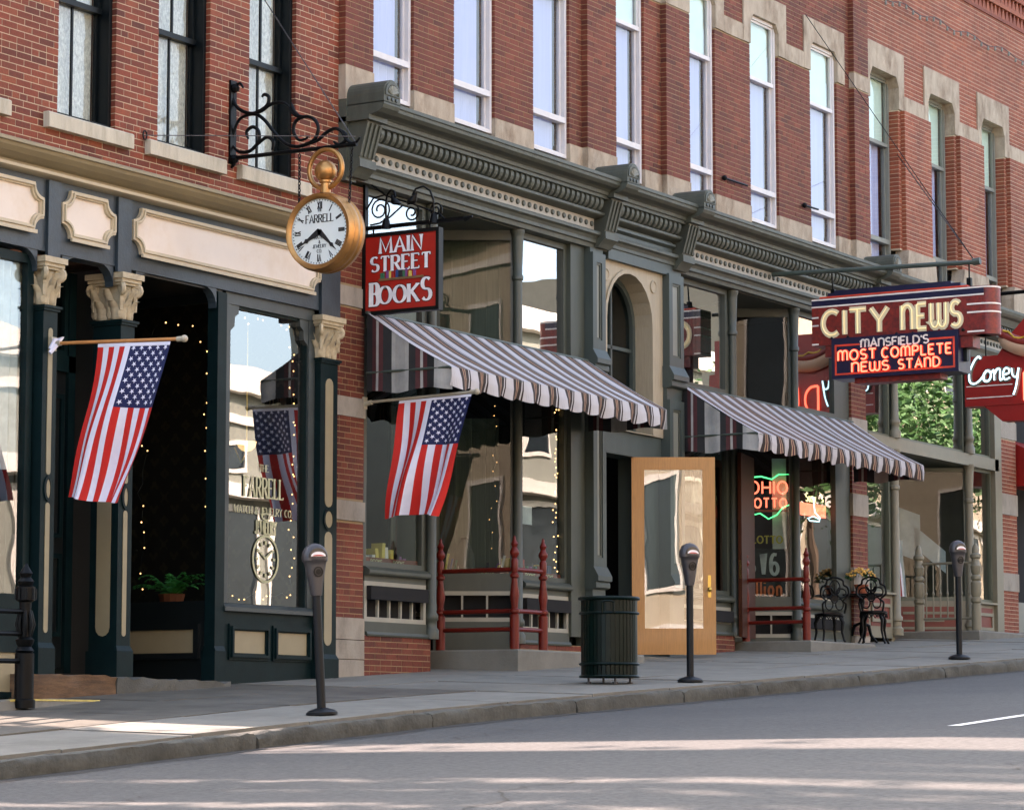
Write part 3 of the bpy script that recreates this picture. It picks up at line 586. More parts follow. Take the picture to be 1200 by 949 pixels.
def post(u0, u1, v0, v1, strip_w, front_strip=True, side_strip=False, zb=1.55):
    p_ = MB().box(u0, u1, v0, v1, zb+.2, 5.08).build('iron_post', 'a_green', A)
    uc, vc = (u0+u1)/2, (v0+v1)/2
    MB().box(u0-.02, u1+.02, v0-.02, v1+.025, zb-.1, zb+.36).prism([(u0-.02, v1+.025, zb+.36), (u1+.02, v1+.025, zb+.36), (u1, v1, zb+.41), (u0, v1, zb+.41)], (0, -.03, 0)).build('plinth', 'a_green', p_)
    MB().box(u0-.015, u1+.015, v0-.015, v1+.02, 5.06, 5.085).box(u0-.03, u1+.03, v0-.03, v1+.035, 5.085, 5.11).build('neck_ring', 'a_green', p_)
    cap = MB(); cap.box(u0+.02, u1-.02, v0+.02, v1-.02, 5.11, 5.46)
    hw = strip_w/2
    for k in range(2 if u1-u0 < .25 else 3):
        n = 2 if u1-u0 < .25 else 3; c = u0+(u1-u0)*(k+.5)/n; leaf(cap, (c, v1-.015, 5.11), (0, 1, 0), (1, 0, 0), .19, (u1-u0)/n*.46, .07); leaf(cap, (u0+(u1-u0)*k/n+.02, v1-.02, 5.13), (0, 1, 0), (1, 0, 0), .29, (u1-u0)/n*.42, .08)
    dn = max(2, round((v1-v0)/.14))
    for k in range(dn): c = v0+(v1-v0)*(k+.5)/dn; leaf(cap, (u0+.015, c, 5.11), (-1, 0, 0), (0, 1, 0), .19, (v1-v0)/dn*.46, .07); leaf(cap, (u0+.02, v0+(v1-v0)*k/dn+.02, 5.13), (-1, 0, 0), (0, 1, 0), .29, (v1-v0)/dn*.42, .08)
    for cu, cv in ((u0, v1), (u1, v1), (u0, v0)):   # corner volutes
        d = Vector((cu-uc, cv-vc)).normalized(); cap.tube([(cu+d.x*(.012+.045*math.cos(R(a))*(1-a/900))-.0, cv+d.y*(.012+.045*math.cos(R(a))*(1-a/900)), 5.415+.05*math.sin(R(a))*(1-a/900)) for a in range(-90, 500, 30)], [.026]*14+[.022]*6, 6)
        cap.tube([(u0 if cu < uc else u1, v1 if cv > vc else v0, 5.2), (cu, cv, 5.36), (cu+d.x*.02, cv+d.y*.02, 5.42)], [.02, .026, .026], 6)
    c_ = cap.build('capital', 'capital_cream', p_, smooth=True)
    ab = MB()
    for d, z0, z1 in ((.025, 5.45, 5.475), (.045, 5.475, 5.51), (.065, 5.51, 5.565)): ab.box(u0-d, u1+d, v0-d, v1+d, z0, z1)
    ab.build('abacus', 'capital_cream', p_)
    rd = lambda c, z0, z1, hw: [(c-hw, z0+hw)]+[(c+hw*math.cos(R(a)), z0+hw+hw*math.sin(R(a))) for a in range(180, 361, 30)]+[(c+hw*math.cos(R(a)), z1-hw+hw*math.sin(R(a))) for a in range(0, 181, 30)]
    st = MB()
    for z0, z1 in ((zb+.5, 3.26), (3.52, 4.9)): st.face(rd(uc, z0, z1, hw), v1, v1+.006)
    st.face(rd(uc, 3.3, 3.48, hw*.95), v1, v1+.008)
    if side_strip:
        for z0, z1, w2 in ((zb+.5, 4.55, .085),):
            q = rd(vc, z0, z1, w2); st.prism([(u0-.006, a, b) for a, b in q], (.006, 0, 0))
    st.build('cream_strip', 'a_cream', p_)
    MB().ring([(uc+(hw+.03)*math.cos(R(a)), 3.39+.12*math.sin(R(a))) for a in range(0, 360, 20)], [(uc+hw*math.cos(R(a)), 3.39+.09*math.sin(R(a))) for a in range(0, 360, 20)], v1, v1+.014).build('medallion', 'a_green', p_)
    return p_
post(-5.46, -5.26, -.2, .08, .062); post(-4.31, -4.10, -.26, .08, .062, side_strip=True); post(-.92, -.6, -.16, .08, .14)
# recessed street door between the first two posts
d_ = MB().box(-5.25, -4.3, -.60, -.54, 1.75, 4.62).build('door', 'a_black', A)
mb = MB()
for a, b, z0, z1 in ((-5.12, -4.82, 2.05, 2.85), (-4.72, -4.42, 2.05, 2.85), (-5.12, -4.82, 3.0, 4.4), (-4.72, -4.42, 3.0, 4.4)): mb.frame(a, b, z0, z1, .045, -.54, -.515)
mb.build('door_panel', 'a_green', d_)
MB().box(-5.27, -4.28, -.62, -.5, 4.62, 4.78).box(-5.27, -5.17, -.62, -.5, 1.7, 5.6).box(-4.38, -4.28, -.62, -.5, 1.7, 5.6).build('door_frame', 'a_green', A)
shop_pane(A, -5.17, -4.38, 4.78, 5.6, -.54, 'a_green', .05, 'glass_dark', 'transom_window')
MB().box(-5.2, -4.3, -1.4, -1.35, 4.6, 5.7).build('transom_back', 'curtain_dark', A)
# left show window with bright ruched blind
shop_pane(A, -6.98, -5.5, 2.32, 5.58, -.03, 'a_green', .09, 'glass', wb=.08)
mb = MB(); n = 60; pts = [(-6.9+1.36*i/n, -.13+.025*math.sin(i*1.35)) for i in range(n+1)]
mb.add([(x, y, 3.55) for x, y in pts]+[(x, y, 5.5) for x, y in pts], [(i, i+1, n+2+i, n+1+i) for i in range(n)]); mb.build('ruched_blind', 'cloth_white', A, smooth=True)
MB().box(-6.98, -5.5, -.08, .02, 1.2, 2.32).build('bulkhead', 'a_green', A)
p_ = MB().box(-6.7, -5.62, .02, .03, 1.5, 1.86).build('bulkhead_panel', 'a_cream', A); MB().frame(-6.75, -5.57, 1.45, 1.91, .05, .02, .05).build('moulding', 'a_green', p_)
# deep entry: return window facing down the street
MB().box(-4.1, -2.62, -1.9, -1.84, 1.6, 5.6).box(-4.1, -2.6, -1.9, .02, 5.6, 5.66).build('entry_lining', 'a_black', A)
MB().box(-4.16, -4.1, -1.9, -.26, 1.6, 5.6).build('entry_wall', 'a_black', A)
d_ = MB().frame(-4.0, -3.1, 1.72, 4.0, .12, -1.84, -1.78).build('entry_door', 'a_black', A); MB().quad((-3.9, -1.81, 1.8), (-3.2, -1.81, 1.8), (-3.2, -1.81, 3.9), (-3.9, -1.81, 3.9)).build('pane', 'glass_dark', d_)
w_ = MB(); 
for a, b, z0, z1 in ((-1.84, -1.76, 2.44, 5.58), (-.1, .0, 2.44, 5.58), (-1.84, 0, 2.38, 2.46), (-1.84, 0, 5.5, 5.6)): w_.box(-2.64, -2.58, a, b, z0, z1)
w_ = w_.build('return_window', 'a_black', A); MB().quad((-2.61, -1.8, 2.44), (-2.61, -.05, 2.44), (-2.61, -.05, 5.5), (-2.61, -1.8, 5.5)).build('pane', 'glass_dark', w_)
MB().box(-2.66, -2.58, -1.84, 0, 1.5, 2.38).build('bulkhead', 'a_black', A)
p_ = MB().box(-2.672, -2.66, -1.08, -.235, 1.935, 2.17).build('bulkhead_panel', 'a_cream', A)
mb = MB(); q = [(-2.66, -1.14, 1.875), (-2.66, -.175, 1.875), (-2.66, -.175, 2.23), (-2.66, -1.14, 2.23)]
for a, b, z0, z1 in ((-1.14, -1.08, 1.875, 2.23), (-.235, -.175, 1.875, 2.23), (-1.08, -.235, 1.875, 1.935), (-1.08, -.235, 2.17, 2.23)): mb.box(-2.69, -2.66, a, b, z0, z1)
mb.build('moulding', 'a_black', p_)
# corner frame post, right show window
MB().box(-2.68, -2.53, -.1, .03, 1.95, 5.6).box(-2.70, -2.51, -.12, .05, 1.5, 1.95).ext_u([(-.12, 1.95), (.05, 1.95), (.03, 2.0), (-.1, 2.0)], -2.69, -2.52).build('corner_post', 'a_green', A)
MB().box(-2.53, -2.44, -.08, .01, 2.44, 5.6).box(-2.53, -.95, -.08, .015, 5.50, 5.62).box(-1.04, -.93, -.08, .01, 2.44, 5.5).build('window_frame', 'a_frame', A)
for sx, c in ((1, -2.44), (-1, -1.04)): MB().face([(c, 5.5), (c+sx*.16, 5.5), (c+sx*.15, 5.42), (c+sx*.09, 5.38), (c+sx*.08, 5.28), (c, 5.22)], -.06, .0).build('corner_bracket', 'a_frame', A)
shop_pane(A, -2.45, -1.03, 2.42, 5.5, -.04, 'a_green', .025, 'glass_show')
MB().ext_u([(-.1, 2.36), (.05, 2.36), (.05, 2.40), (.0, 2.44), (-.1, 2.44)], -2.53, -.93).build('window_ledge', 'a_frame', A)
MB().box(-2.53, -.93, -.1, .0, 1.5, 2.36).build('bulkhead', 'a_green', A)
for a, b in ((-2.345, -1.79), (-1.585, -1.04)):
    p_ = MB().box(a, b, .0, .008, 1.94, 2.165).build('bulkhead_panel', 'a_cream', A); MB().frame(a-.07, b+.07, 1.87, 2.235, .07, .0, .02).build('moulding', 'a_green', p_); MB().frame(a-.045, b+.045, 1.895, 2.21, .03, .02, .045).build('moulding', 'a_green', p_)
# inside: papered back wall, wainscot, hanging shade lamp, fern
def paper_mat():
    m = bpy.data.materials.new('wallpaper'); m.use_nodes = True; t = m.node_tree; b = t.nodes['Principled BSDF']; L = t.links.new
    geo = nd(t, 'ShaderNodeNewGeometry'); sx = nd(t, 'ShaderNodeSeparateXYZ'); L(geo.outputs['Position'], sx.inputs[0])
    a = nd(t, 'ShaderNodeMath', operation='ADD'); L(sx.outputs[0], a.inputs[0]); L(sx.outputs[1], a.inputs[1])
    def wave(src, k, ph=0.):
        m1 = nd(t, 'ShaderNodeMath', operation='MULTIPLY_ADD', i={1: k, 2: ph}); L(src, m1.inputs[0]); s_ = nd(t, 'ShaderNodeMath', operation='SINE'); L(m1.outputs[0], s_.inputs[0]); return s_.outputs[0]
    p1 = nd(t, 'ShaderNodeMath', operation='MULTIPLY'); L(wave(a.outputs[0], 22), p1.inputs[0]); L(wave(sx.outputs[2], 24), p1.inputs[1])
    p2 = nd(t, 'ShaderNodeMath', operation='MULTIPLY'); L(wave(a.outputs[0], 66), p2.inputs[0]); L(wave(sx.outputs[2], 60, 1.), p2.inputs[1])
    p3 = nd(t, 'ShaderNodeMath', operation='MULTIPLY_ADD', i={1: .55}); L(p2.outputs[0], p3.inputs[0]); L(p1.outputs[0], p3.inputs[2])
    gt = nd(t, 'ShaderNodeMapRange', i={1: .45, 2: .62, 3: 0., 4: 1.}); L(p3.outputs[0], gt.inputs[0])
    mx = nd(t, 'ShaderNodeMix', data_type='RGBA'); L(gt.outputs[0], mx.inputs[0]); mx.inputs[6].default_value = (.006, .006, .006, 1); mx.inputs[7].default_value = (.03, .026, .014, 1)
    L(mx.outputs[2], b.inputs['Base Color']); b.inputs['Roughness'].default_value = .8; M['wallpaper'] = m
paper_mat()
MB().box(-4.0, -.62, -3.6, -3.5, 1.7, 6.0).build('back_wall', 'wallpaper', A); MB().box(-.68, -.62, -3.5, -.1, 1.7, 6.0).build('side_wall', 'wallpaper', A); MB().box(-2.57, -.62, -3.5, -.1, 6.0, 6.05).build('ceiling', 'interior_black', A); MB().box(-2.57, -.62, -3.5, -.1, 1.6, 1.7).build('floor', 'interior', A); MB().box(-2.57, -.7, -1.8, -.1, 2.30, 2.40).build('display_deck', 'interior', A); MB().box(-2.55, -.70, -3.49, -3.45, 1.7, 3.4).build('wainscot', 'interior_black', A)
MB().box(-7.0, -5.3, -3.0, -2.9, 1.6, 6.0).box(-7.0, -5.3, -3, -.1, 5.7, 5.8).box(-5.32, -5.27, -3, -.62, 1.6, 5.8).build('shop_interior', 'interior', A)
t = thing('hanging_lamp', 'small lit glass bowl lamp hanging inside the jewellery window', 'lamp', -1.55, -1.6, 5.9)
lx, lz = at(289, 523, -.5); t.location.x = lx
t.location.y = .5
MB().lathe([(.01, lz-.055), (.05, lz-.045), (.09, lz-.01), (.11, lz+.05), (.10, lz+.05), (.08, lz), (.01, lz-.035)], (lx, -.5, 0), 'z', 16, cap=False).build('shade', 'lamp_glow', t, smooth=True)
MB().tube([(lx, -.5, lz-.05), (lx, -.5, 5.95)], .008, 6).tube([(lx-.22, -.5, lz-.03), (lx-.1, -.5, lz-.18), (lx, -.5, lz-.07)], .008, 6).build('stem', 'brass', t)
t = thing('potted_fern', 'green fern in the dark entry window of the jewellery shop', 'plant', -2.38, -.75, 2.4)
mb = MB(); rf = random.Random(5)
for k in range(22):
    a = rf.uniform(0, 6.28); L_ = rf.uniform(.3, .55); ri = rf.uniform(.35, .7); prev = None
    for i in range(9):
        s_ = i/8; p_ = Vector((-2.38+math.cos(a)*L_*s_*.35, -.75+math.sin(a)*L_*s_, 2.5+ri*(s_*1.1-.75*s_*s_)))
        if prev is not None:
            d = (p_-prev).normalized(); sd = d.cross(Vector((0, 0, 1))).normalized(); wd = .10*(1-s_*.8)
            for sg in (-1, 1): mb.add([tuple(prev), tuple(prev+d*.05), tuple(prev+sd*sg*wd+d*.05-Vector((0, 0, .02)))], [(0, 1, 2)])
        prev = p_
mb.build('fronds', 'fern', t); MB().lathe([(.1, 2.38), (.14, 2.55), (.12, 2.55)], (-2.38, -.75, 0), 'z', 12).build('pot', 'terracotta', t)
lamps_string('string of tiny lights around the jewellery shop entry window', [(-2.57, -.98, 2.5), (-2.57, -1.0, 4.95), (-2.57, -.85, 5.3), (-2.57, -.4, 5.3), (-2.57, -.2, 5.0), (-2.57, -.15, 2.5)], .025, .13, .008, 2)
lamps_string('string of tiny lights around the jewellery display window', [(-2.3, -.12, 5.42), (-1.2, -.12, 5.4), (-1.14, -.12, 5.0), (-1.14, -.12, 2.55), (-2.35, -.12, 2.5)], .03, .10, .008, 3)
# gilt lettering on the show window glass
def put(lst, name, m, par):
    for c, mb in lst: mb.build(name, m, par)
t = thing('window_lettering', 'pale gilt lettering and pocket watch emblem painted on jewellery shop glass', 'lettering', -1.75, -.035, 2.6)
def line(s, uc, z, hgt, wf=1., gap=.18, w=(.15, .07), serif=.1, par=None, m='print_gold', v=-.05, name='letter'):
    wd = text_width(s, gap, wf)*hgt; put(letters(s, (uc-wd/2, v, z), EU, EZ, hgt, EV, gap, w, serif, .003, wf), name, m, par)
uE, zE = at(311, 655, -.05); uF = at(309, 577, -.05)[0]
line('THE', uF, 3.83, .07, par=t); line('FARRELL', uF, 3.56, .2, .6, .17, par=t); line('WATCH & JEWELRY CO.', uF, 3.38, .075, .9, .2, par=t); line('JEWELRY', uE, zE+.26, .13, .5, .13, (.2, .1), .1, par=t)
ell = lambda rx, rz, n=28: [(uE+rx*math.cos(2*math.pi*i/n), zE+rz*math.sin(2*math.pi*i/n)) for i in range(n)]
MB().ring(ell(.235, .25), ell(.21, .225), -.05, -.046).build('emblem', 'print_gold', t); MB().ring([(a, b+.44) for a, b in ell(.08, .04)], [(a, b+.44) for a, b in ell(.058, .026)], -.05, -.046).build('emblem', 'print_gold', t)
mb = MB()
for k in range(12):
    a = R(30*k); p_ = Vector((math.sin(a)*.17, math.cos(a)*.19)); q = p_*.78; d = Vector((p_.y, -p_.x)).normalized()*.014
    mb.face([(uE+p_.x-d.x, zE+p_.y-d.y), (uE+p_.x+d.x, zE+p_.y+d.y), (uE+q.x+d.x, zE+q.y+d.y), (uE+q.x-d.x, zE+q.y-d.y)], -.05, -.046)
mb.build('dial_mark', 'print_gold', t, kind='stuff')
MB().face([(uE-.1, zE+.06), (uE-.09, zE+.075), (uE, zE+.02), (uE+.1, zE+.09), (uE+.11, zE+.075), (uE, zE-.01)], -.05, -.046).build('hand', 'print_gold', t)
flush_bricks('a', 'brick_a', aw)
# ================================================================ building B: bookshop and news stand
B = thing('bookshop_newsstand_building', 'long red brick building with grey green cornice over bookshop and news stand', 'building', 6.4, 0, 2.0)
BW = [(.09, 1.0), (1.86, 2.77), (3.67, 4.55), (5.62, 6.50), (7.65, 8.52), (9.59, 10.48), (11.54, 12.46)]
ZS_, ZT = 8.2, 11.12
LIN = [(a-.22, b+.25, 10.68, 11.46) for a, b in BW]
hol = [(a, b, 8.0, ZT) for a, b in BW]+LIN+[(-1, 14, 8.0, 8.39)]
bands = [(BW[i][1]+.25, BW[i+1][0]-.22, 10.68, 10.91) for i in range(6) if BW[i+1][0]-BW[i][1] > .8]
bw = brick_wall('b', B, -.5, 13.42, 8.0, 13.2, 0., hol+bands, 'mortar_b', name='brick_wall')
PIL = [(-.5, .05), (4.86, 5.60), (6.96, 7.62), (12.90, 13.42)]
for a, b in PIL: brick_wall('b', B, a, b, 8.39, 13.2, .085, [(a-.1, b+.1, 10.68, 10.91)], 'mortar_b', phase=.05, name='brick_pilaster')
# stone base blocks, lintels and string courses
ed = [-.5]+[x for w_ in BW for x in w_]+[13.42]
for i in range(0, len(ed), 2):
    if ed[i+1]-ed[i] > .05: MB().box(ed[i], ed[i+1], -.3, .012, 8.0, 8.385).build('base_stone', 'stone', B)
for a, b in PIL: MB().box(a-.006, b+.006, .0, .095, 8.0, 8.385).build('pilaster_stone', 'stone', B); MB().box(a-.004, b+.004, .0, .09, 10.685, 10.905).build('pilaster_stone', 'stone', B)
for (a, b) in BW:
    o = [(a-.22, 10.685), (a, 10.685), (a, 11.0), (a+.09, ZT), (b-.09, ZT), (b, 11.0), (b, 10.685), (b+.25, 10.685), (b+.25, 11.46), (a-.22, 11.46)]
    MB().face(o, -.3, .02).build('lintel_stone', 'stone', B)
for a, b, c, d in bands: MB().box(a, b, -.2, .016, c, d).build('string_course_stone', 'stone', B)
for i, (a, b) in enumerate(BW):
    upper_window(B, a+.004, b-.004, ZS_, ZT, -.06, 'win_white', 'blind_mint', 'curtain_sky_lavender', 'glass_clean', 10.24, bar=8.68)
MB().box(-.49, 13.41, -9, -.75, 7.3, 13.1).build('rear_mass', 'opp_brick', B)
MB().box(-.5, 13.42, -.3, .25, 13.2, 13.45).build('parapet', 'cornice_green', B)
# sheet metal cornice, swept along the front
c_ = MB().ext_u([(-.2, 8.03), (.44, 7.985), (.5, 7.965), (.5, 7.925), (.485, 7.915), (.48, 7.88), (.44, 7.85), (.36, 7.83), (.33, 7.81), (.325, 7.77), (.30, 7.76), (.30, 7.725), (-.2, 7.725)], -.3, 13.55).build('cornice', 'cornice_green', B)
MB().ext_u([(-.1, 7.724), (.14, 7.724), (.14, 7.565), (-.1, 7.565)], -.3, 13.5).build('modillion_back', 'cornice_green', c_)
MB().ext_u([(-.1, 7.564), (.24, 7.564), (.24, 7.535), (.22, 7.52), (.15, 7.50), (.12, 7.495), (-.1, 7.495)], -.3, 13.5).build('bed_mould', 'cornice_green', c_)
MB().ext_u([(-.1, 7.33), (.19, 7.33), (.2, 7.315), (.2, 7.285), (.16, 7.265), (.14, 7.23), (.14, 7.19), (.11, 7.18), (.10, 7.13), (-.1, 7.13)], -.3, 13.5).build('architrave', 'cornice_green', c_)
CON = [(-.48, -.16), (4.98, 5.30), (7.05, 7.37), (13.1, 13.42)]
for i in range(3):
    a, b = CON[i][1]+.02, CON[i+1][0]-.02
    if i == 1: MB().box(a, b, -.1, .12, 7.05, 7.494).ext_u([(.12, 7.46), (.17, 7.46), (.17, 7.43), (.12, 7.40)], a, b).build('frieze_board', 'slate_green', c_)
    else:
        fb = MB().box(a, b, -.1, .115, 7.331, 7.494).build('frieze_board', 'dot_band', B); n = int((b-a)/.135); 
        sm = None
        for k in range(n):
            c = a+.07+(b-a-.14)*k/(n-1)
            if sm is None: first = MB().lathe([(.034, .115), (.034, .128), (.026, .137), (.006, .139)], (c, 0, 7.425), 'v', 10).build('stud', 'cornice_green', fb, smooth=True); sm = (first, c)
            else: o = sm[0].copy(); COL.objects.link(o); o.location.x = first.location.x+(c-sm[1])
# row of scrolled modillions
pr = [(.14, 7.722), (.27, 7.722), (.285, 7.70), (.285, 7.66), (.27, 7.62), (.24, 7.585), (.2, 7.567), (.14, 7.567)]
m0 = None
for i in range(3):
    a, b = CON[i][1]+.05, CON[i+1][0]-.05; n = int((b-a)/.118)
    for k in range(n):
        c = a+(b-a)*(k+.5)/n
        if m0 is None: m0 = MB().ext_u(pr, c-.034, c+.034).build('modillion', 'cornice_green', c_); mc = c; mx = m0.location.x
        else: o = m0.copy(); COL.objects.link(o); o.location.x = mx+(c-mc)
# big scroll consoles
def console(u0, u1, par, last=False):
    cen = (u0+u1)/2; hw = (u1-u0)/2
    top = [(u0, 7.95)]+[(cen+hw*math.cos(R(a)), 8.03+.15*math.sin(R(a))) for a in range(180, -1, -15)]+[(u1, 7.95)]
    k = MB().face(top+[(u1, 7.92), (u0, 7.92)], -.05, .58); k.ext_u([(-.05, 7.93), (.58, 7.93), (.58, 7.90), (.56, 7.86), (.5, 7.82), (.42, 7.80), (-.05, 7.80)], u0, u1)
    k.box(u0-.02, u1+.02, -.05, .40, 7.745, 7.80)
    o = k.build('console', 'cornice_green', par)
    MB().ring([(cen+(hw-.02)*math.cos(R(a)), 8.035+.12*math.sin(R(a))) for a in range(0, 181, 15)]+[(u0+.02, 8.0), (u1-.02, 8.0)], [(cen+(hw-.05)*math.cos(R(a)), 8.04+.085*math.sin(R(a))) for a in range(0, 181, 15)]+[(u0+.05, 8.01), (u1-.05, 8.01)], .58, .595).build('shell_rim', 'cornice_green', o)
    sh = MB()
    for a in range(20, 170, 22): sh.tube([(cen, .58, 8.02), (cen+(hw-.06)*math.cos(R(a)), .582, 8.03+.085*math.sin(R(a)))], [.012, .024], 6)
    sh.build('shell', 'win_grey', o)
    for q in (-.08, 0, .08): MB().lathe([(.022, .58), (.022, .592), (.005, .596)], (cen+q, 0, 7.965), 'v', 8).build('stud', 'a_frame', o)
    # tapering fluted leg below
    lg = MB(); lg.ext_u([(.0, 7.744), (.34, 7.744), (.33, 7.70), (.24, 7.36), (.22, 7.30), (.0, 7.30)], u0+.03, u1-.03)
    for j in range(4):
        a = u0+.035+(u1-u0-.07)*(j/3)-.018; lg.add([(a, .34, 7.72), (a+.036, .34, 7.72), (a+.036, .235, 7.36), (a, .235, 7.36), (a, .362, 7.72), (a+.036, .362, 7.72), (a+.036, .257, 7.36), (a, .257, 7.36)], [(0, 1, 5, 4), (1, 2, 6, 5), (2, 3, 7, 6), (3, 0, 4, 7), (4, 5, 6, 7)])
    lg.box(u0, u1, .0, .27, 7.24, 7.33); lg.ext_u([(0, 7.24), (.25, 7.24), (.2, 7.19), (.16, 7.14), (0, 7.14)], u0, u1)
    lg.build('fluted_leg', 'cornice_green', o); return o
for a, b in CON: console(a, b, B)
MB().box(-.5, -.3, -.1, .1, 7.1, 8.0).build('cornice_end', 'cornice_green', B)

# ---- brick piers with stone bands at street level
def pier(key, par, u0, u1, z0, z1, stones, core, v=.0):
    brick_wall(key, par, u0, u1, z0, z1, v, [(u0-.1, u1+.1, a, b) for a, b in stones], core, name='brick_pier')
    for a, b in stones: MB().box(u0-.012, u1+.012, v-.25, v+.014, a+.004, b-.004).build('pier_stone', 'stone_pale', par)
pier('b', B, -.55, .03, 1.5, 7.1, [(1.5, 1.92), (1.92, 2.13), (2.13, 2.37), (3.41, 3.63), (4.54, 4.76), (5.75, 5.97)], 'mortar_b')
pier('b', B, 12.84, 13.36, 2.3, 7.1, [(2.3, 2.55), (3.2, 3.55), (4.3, 4.63), (5.4, 5.75)], 'mortar_b')
# ---- storefront builder with splayed recessed entry
def colonnette(par, u, v, z0, z1, zt, r=.062, m='shop_green'):
    pf = [(r*1.5, z0), (r*1.5, z0+.1), (r*1.1, z0+.13), (r*1.1, z0+.2), (r*1.35, z0+.22), (r*1.35, z0+.27), (r, z0+.3)]
    for zz in ([zt] if zt else []): pf += [(r*.95, zz-.1), (r*1.3, zz-.08), (r*1.3, zz-.03), (r*1.6, zz), (r*1.6, zz+.05), (r*1.2, zz+.1), (r*.9, zz+.13)]
    pf += [(r*.85, z1-.62), (r*1.15, z1-.6), (r*1.15, z1-.56), (r*.9, z1-.54), (r*1.0, z1-.35), (r*1.15, z1-.1), (r*1.2, z1-.06), (r*1.4, z1-.04), (r*1.4, z1)]
    MB().lathe(pf, (u, v, 0), 'z', 14).build('colonnette', m, par, smooth=True)
def lattice(par, p0, p1, z0, z1, n, fm='shop_pale', awn=True):
    """basement light: white bars over dark glass, small awning rolled above"""
    L = math.hypot(p1[0]-p0[0], p1[1]-p0[1]); Pt = lambda s: (p0[0]+(p1[0]-p0[0])*s/L, p0[1]+(p1[1]-p0[1])*s/L); mb = MB()
    obox(mb, Pt(0), Pt(.05), .04, z0, z1); obox(mb, Pt(L-.05), Pt(L), .04, z0, z1); obox(mb, Pt(.05), Pt(L-.05), .04, z0, z0+.05); obox(mb, Pt(.05), Pt(L-.05), .04, z1-.05, z1)
    for k in range(1, n): s_ = .05+(L-.1)*k/n; obox(mb, Pt(s_-.012), Pt(s_+.012), .03, z0+.05, z1-.05)
    o = mb.build('basement_light', fm, par); mb = MB(); obox(mb, Pt(.05), Pt(L-.05), .01, z0+.05, z1-.05, .10); mb.build('dark_glass', 'interior_black', o)
    if awn: mb = MB(); obox(mb, Pt(.04), Pt(L-.04), .06, z1-.2, z1-.052, -.065); mb.build('rolled_awning', 'interior_black', o)
def storefront(par, u0, u1, ca, cb, zf, sill, ztop, ztr, fm, pm, L=1.0, base_brick=None, left_glass='glass', name=''):
    # left pane, right pane at the building line; splayed panes run back from the colonnettes
    ds = (.516*L, .857*L); bl = (ca+ds[0], -ds[1]); br = (cb-ds[0], -ds[1])
    for a, b in ((u0, ca-.09), (cb+.09, u1)):
        shop_pane(par, a, b, ztr+.06, ztop, -.05, fm, .07, 'glass_sky'); shop_pane(par, a, b, sill+.02, ztr-.06, -.05, fm, .06, left_glass)
        MB().box(a, b, -.12, .01, ztr-.06, ztr+.06).build('transom_bar', fm, par)
        MB().ext_u([(-.12, sill-.07), (.05, sill-.07), (.06, sill-.05), (.06, sill-.02), (.0, sill+.02), (-.12, sill+.02)], a, b).build('window_ledge', fm, par)
        MB().box(a, b, -.12, .0, zf+.02, zf+.14).box(a, b, -.12, -.01, sill-.14, sill-.07).ext_u([(-.12, zf-.02), (.03, zf-.02), (.035, zf+.0), (.02, zf+.03), (-.12, zf+.03)], a, b).build('bulkhead', fm, par)
        lattice(par, (b, -.01), (a, -.01), zf+.14, sill-.14, 5 if b-a < 1.6 else 5, pm)
    for p, q in ((br, (cb, -.02)), ((ca, -.02), bl)):
        opane(par, q, p, sill+.02, ztr-.05, fm, .07, 'glass_dark'); opane(par, q, p, ztr+.05, ztop-.05, fm, .07, 'glass_dark'); 
        for c0, c1, nm in ((zf-.3, sill-.5+.02, 'bulkhead'), (sill-.12, sill+.02, 'window_ledge'), (ztr-.05, ztr+.05, 'transom_bar'), (ztop-.05, ztop, 'head_rail')): mb = MB(); obox(mb, q, p, .05, c0, c1); mb.build(nm, fm, par)
        lattice(par, q, p, sill-.5+.02, sill-.12, 3, pm, False)
    # soffit over the entry, entry door at the back
    MB().prism([(ca-.05, .02, ztop), (cb+.05, .02, ztop), (br[0], br[1], ztop), (bl[0], bl[1], ztop)], (0, 0, .06)).build('entry_soffit', fm, par)
    MB().box(bl[0], br[0], -ds[1]-.08, -ds[1], zf+2.5, ztop).build('door_head', fm, par)
    d_ = MB().frame(bl[0]+.02, br[0]-.02, zf+.05, zf+2.5, .1, -ds[1]-.07, -ds[1]-.02).build('entry_door', 'brown_door', par); MB().quad((bl[0]+.1, -ds[1]-.04, zf+.12), (br[0]-.1, -ds[1]-.04, zf+.12), (br[0]-.1, -ds[1]-.04, zf+2.4), (bl[0]+.1, -ds[1]-.04, zf+2.4)).build('pane', 'glass_dark', d_)
    for c in (ca, cb): colonnette(par, c, .0, zf-.02, ztop, None, m=fm)
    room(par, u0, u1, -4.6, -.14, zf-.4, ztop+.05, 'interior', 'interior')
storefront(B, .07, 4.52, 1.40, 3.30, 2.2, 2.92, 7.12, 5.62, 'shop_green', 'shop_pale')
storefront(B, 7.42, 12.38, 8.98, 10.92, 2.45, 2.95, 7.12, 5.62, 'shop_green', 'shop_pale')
for a, b, c in ((4.52, 4.86, .03), (7.28, 7.42, .03), (12.38, 12.84, -.04)): MB().box(a, b, -.2, c, 2.3, 7.13).build('jamb', 'shop_green', B)
for a, b in ((.04, 1.37), (3.33, 4.85), (7.3, 8.95), (10.95, 12.83)): brick_wall('b', B, a, b, zs(a, 0)-.15, 2.19 if b < 6 else 2.44, .015, (), 'mortar_b', name='brick_base')
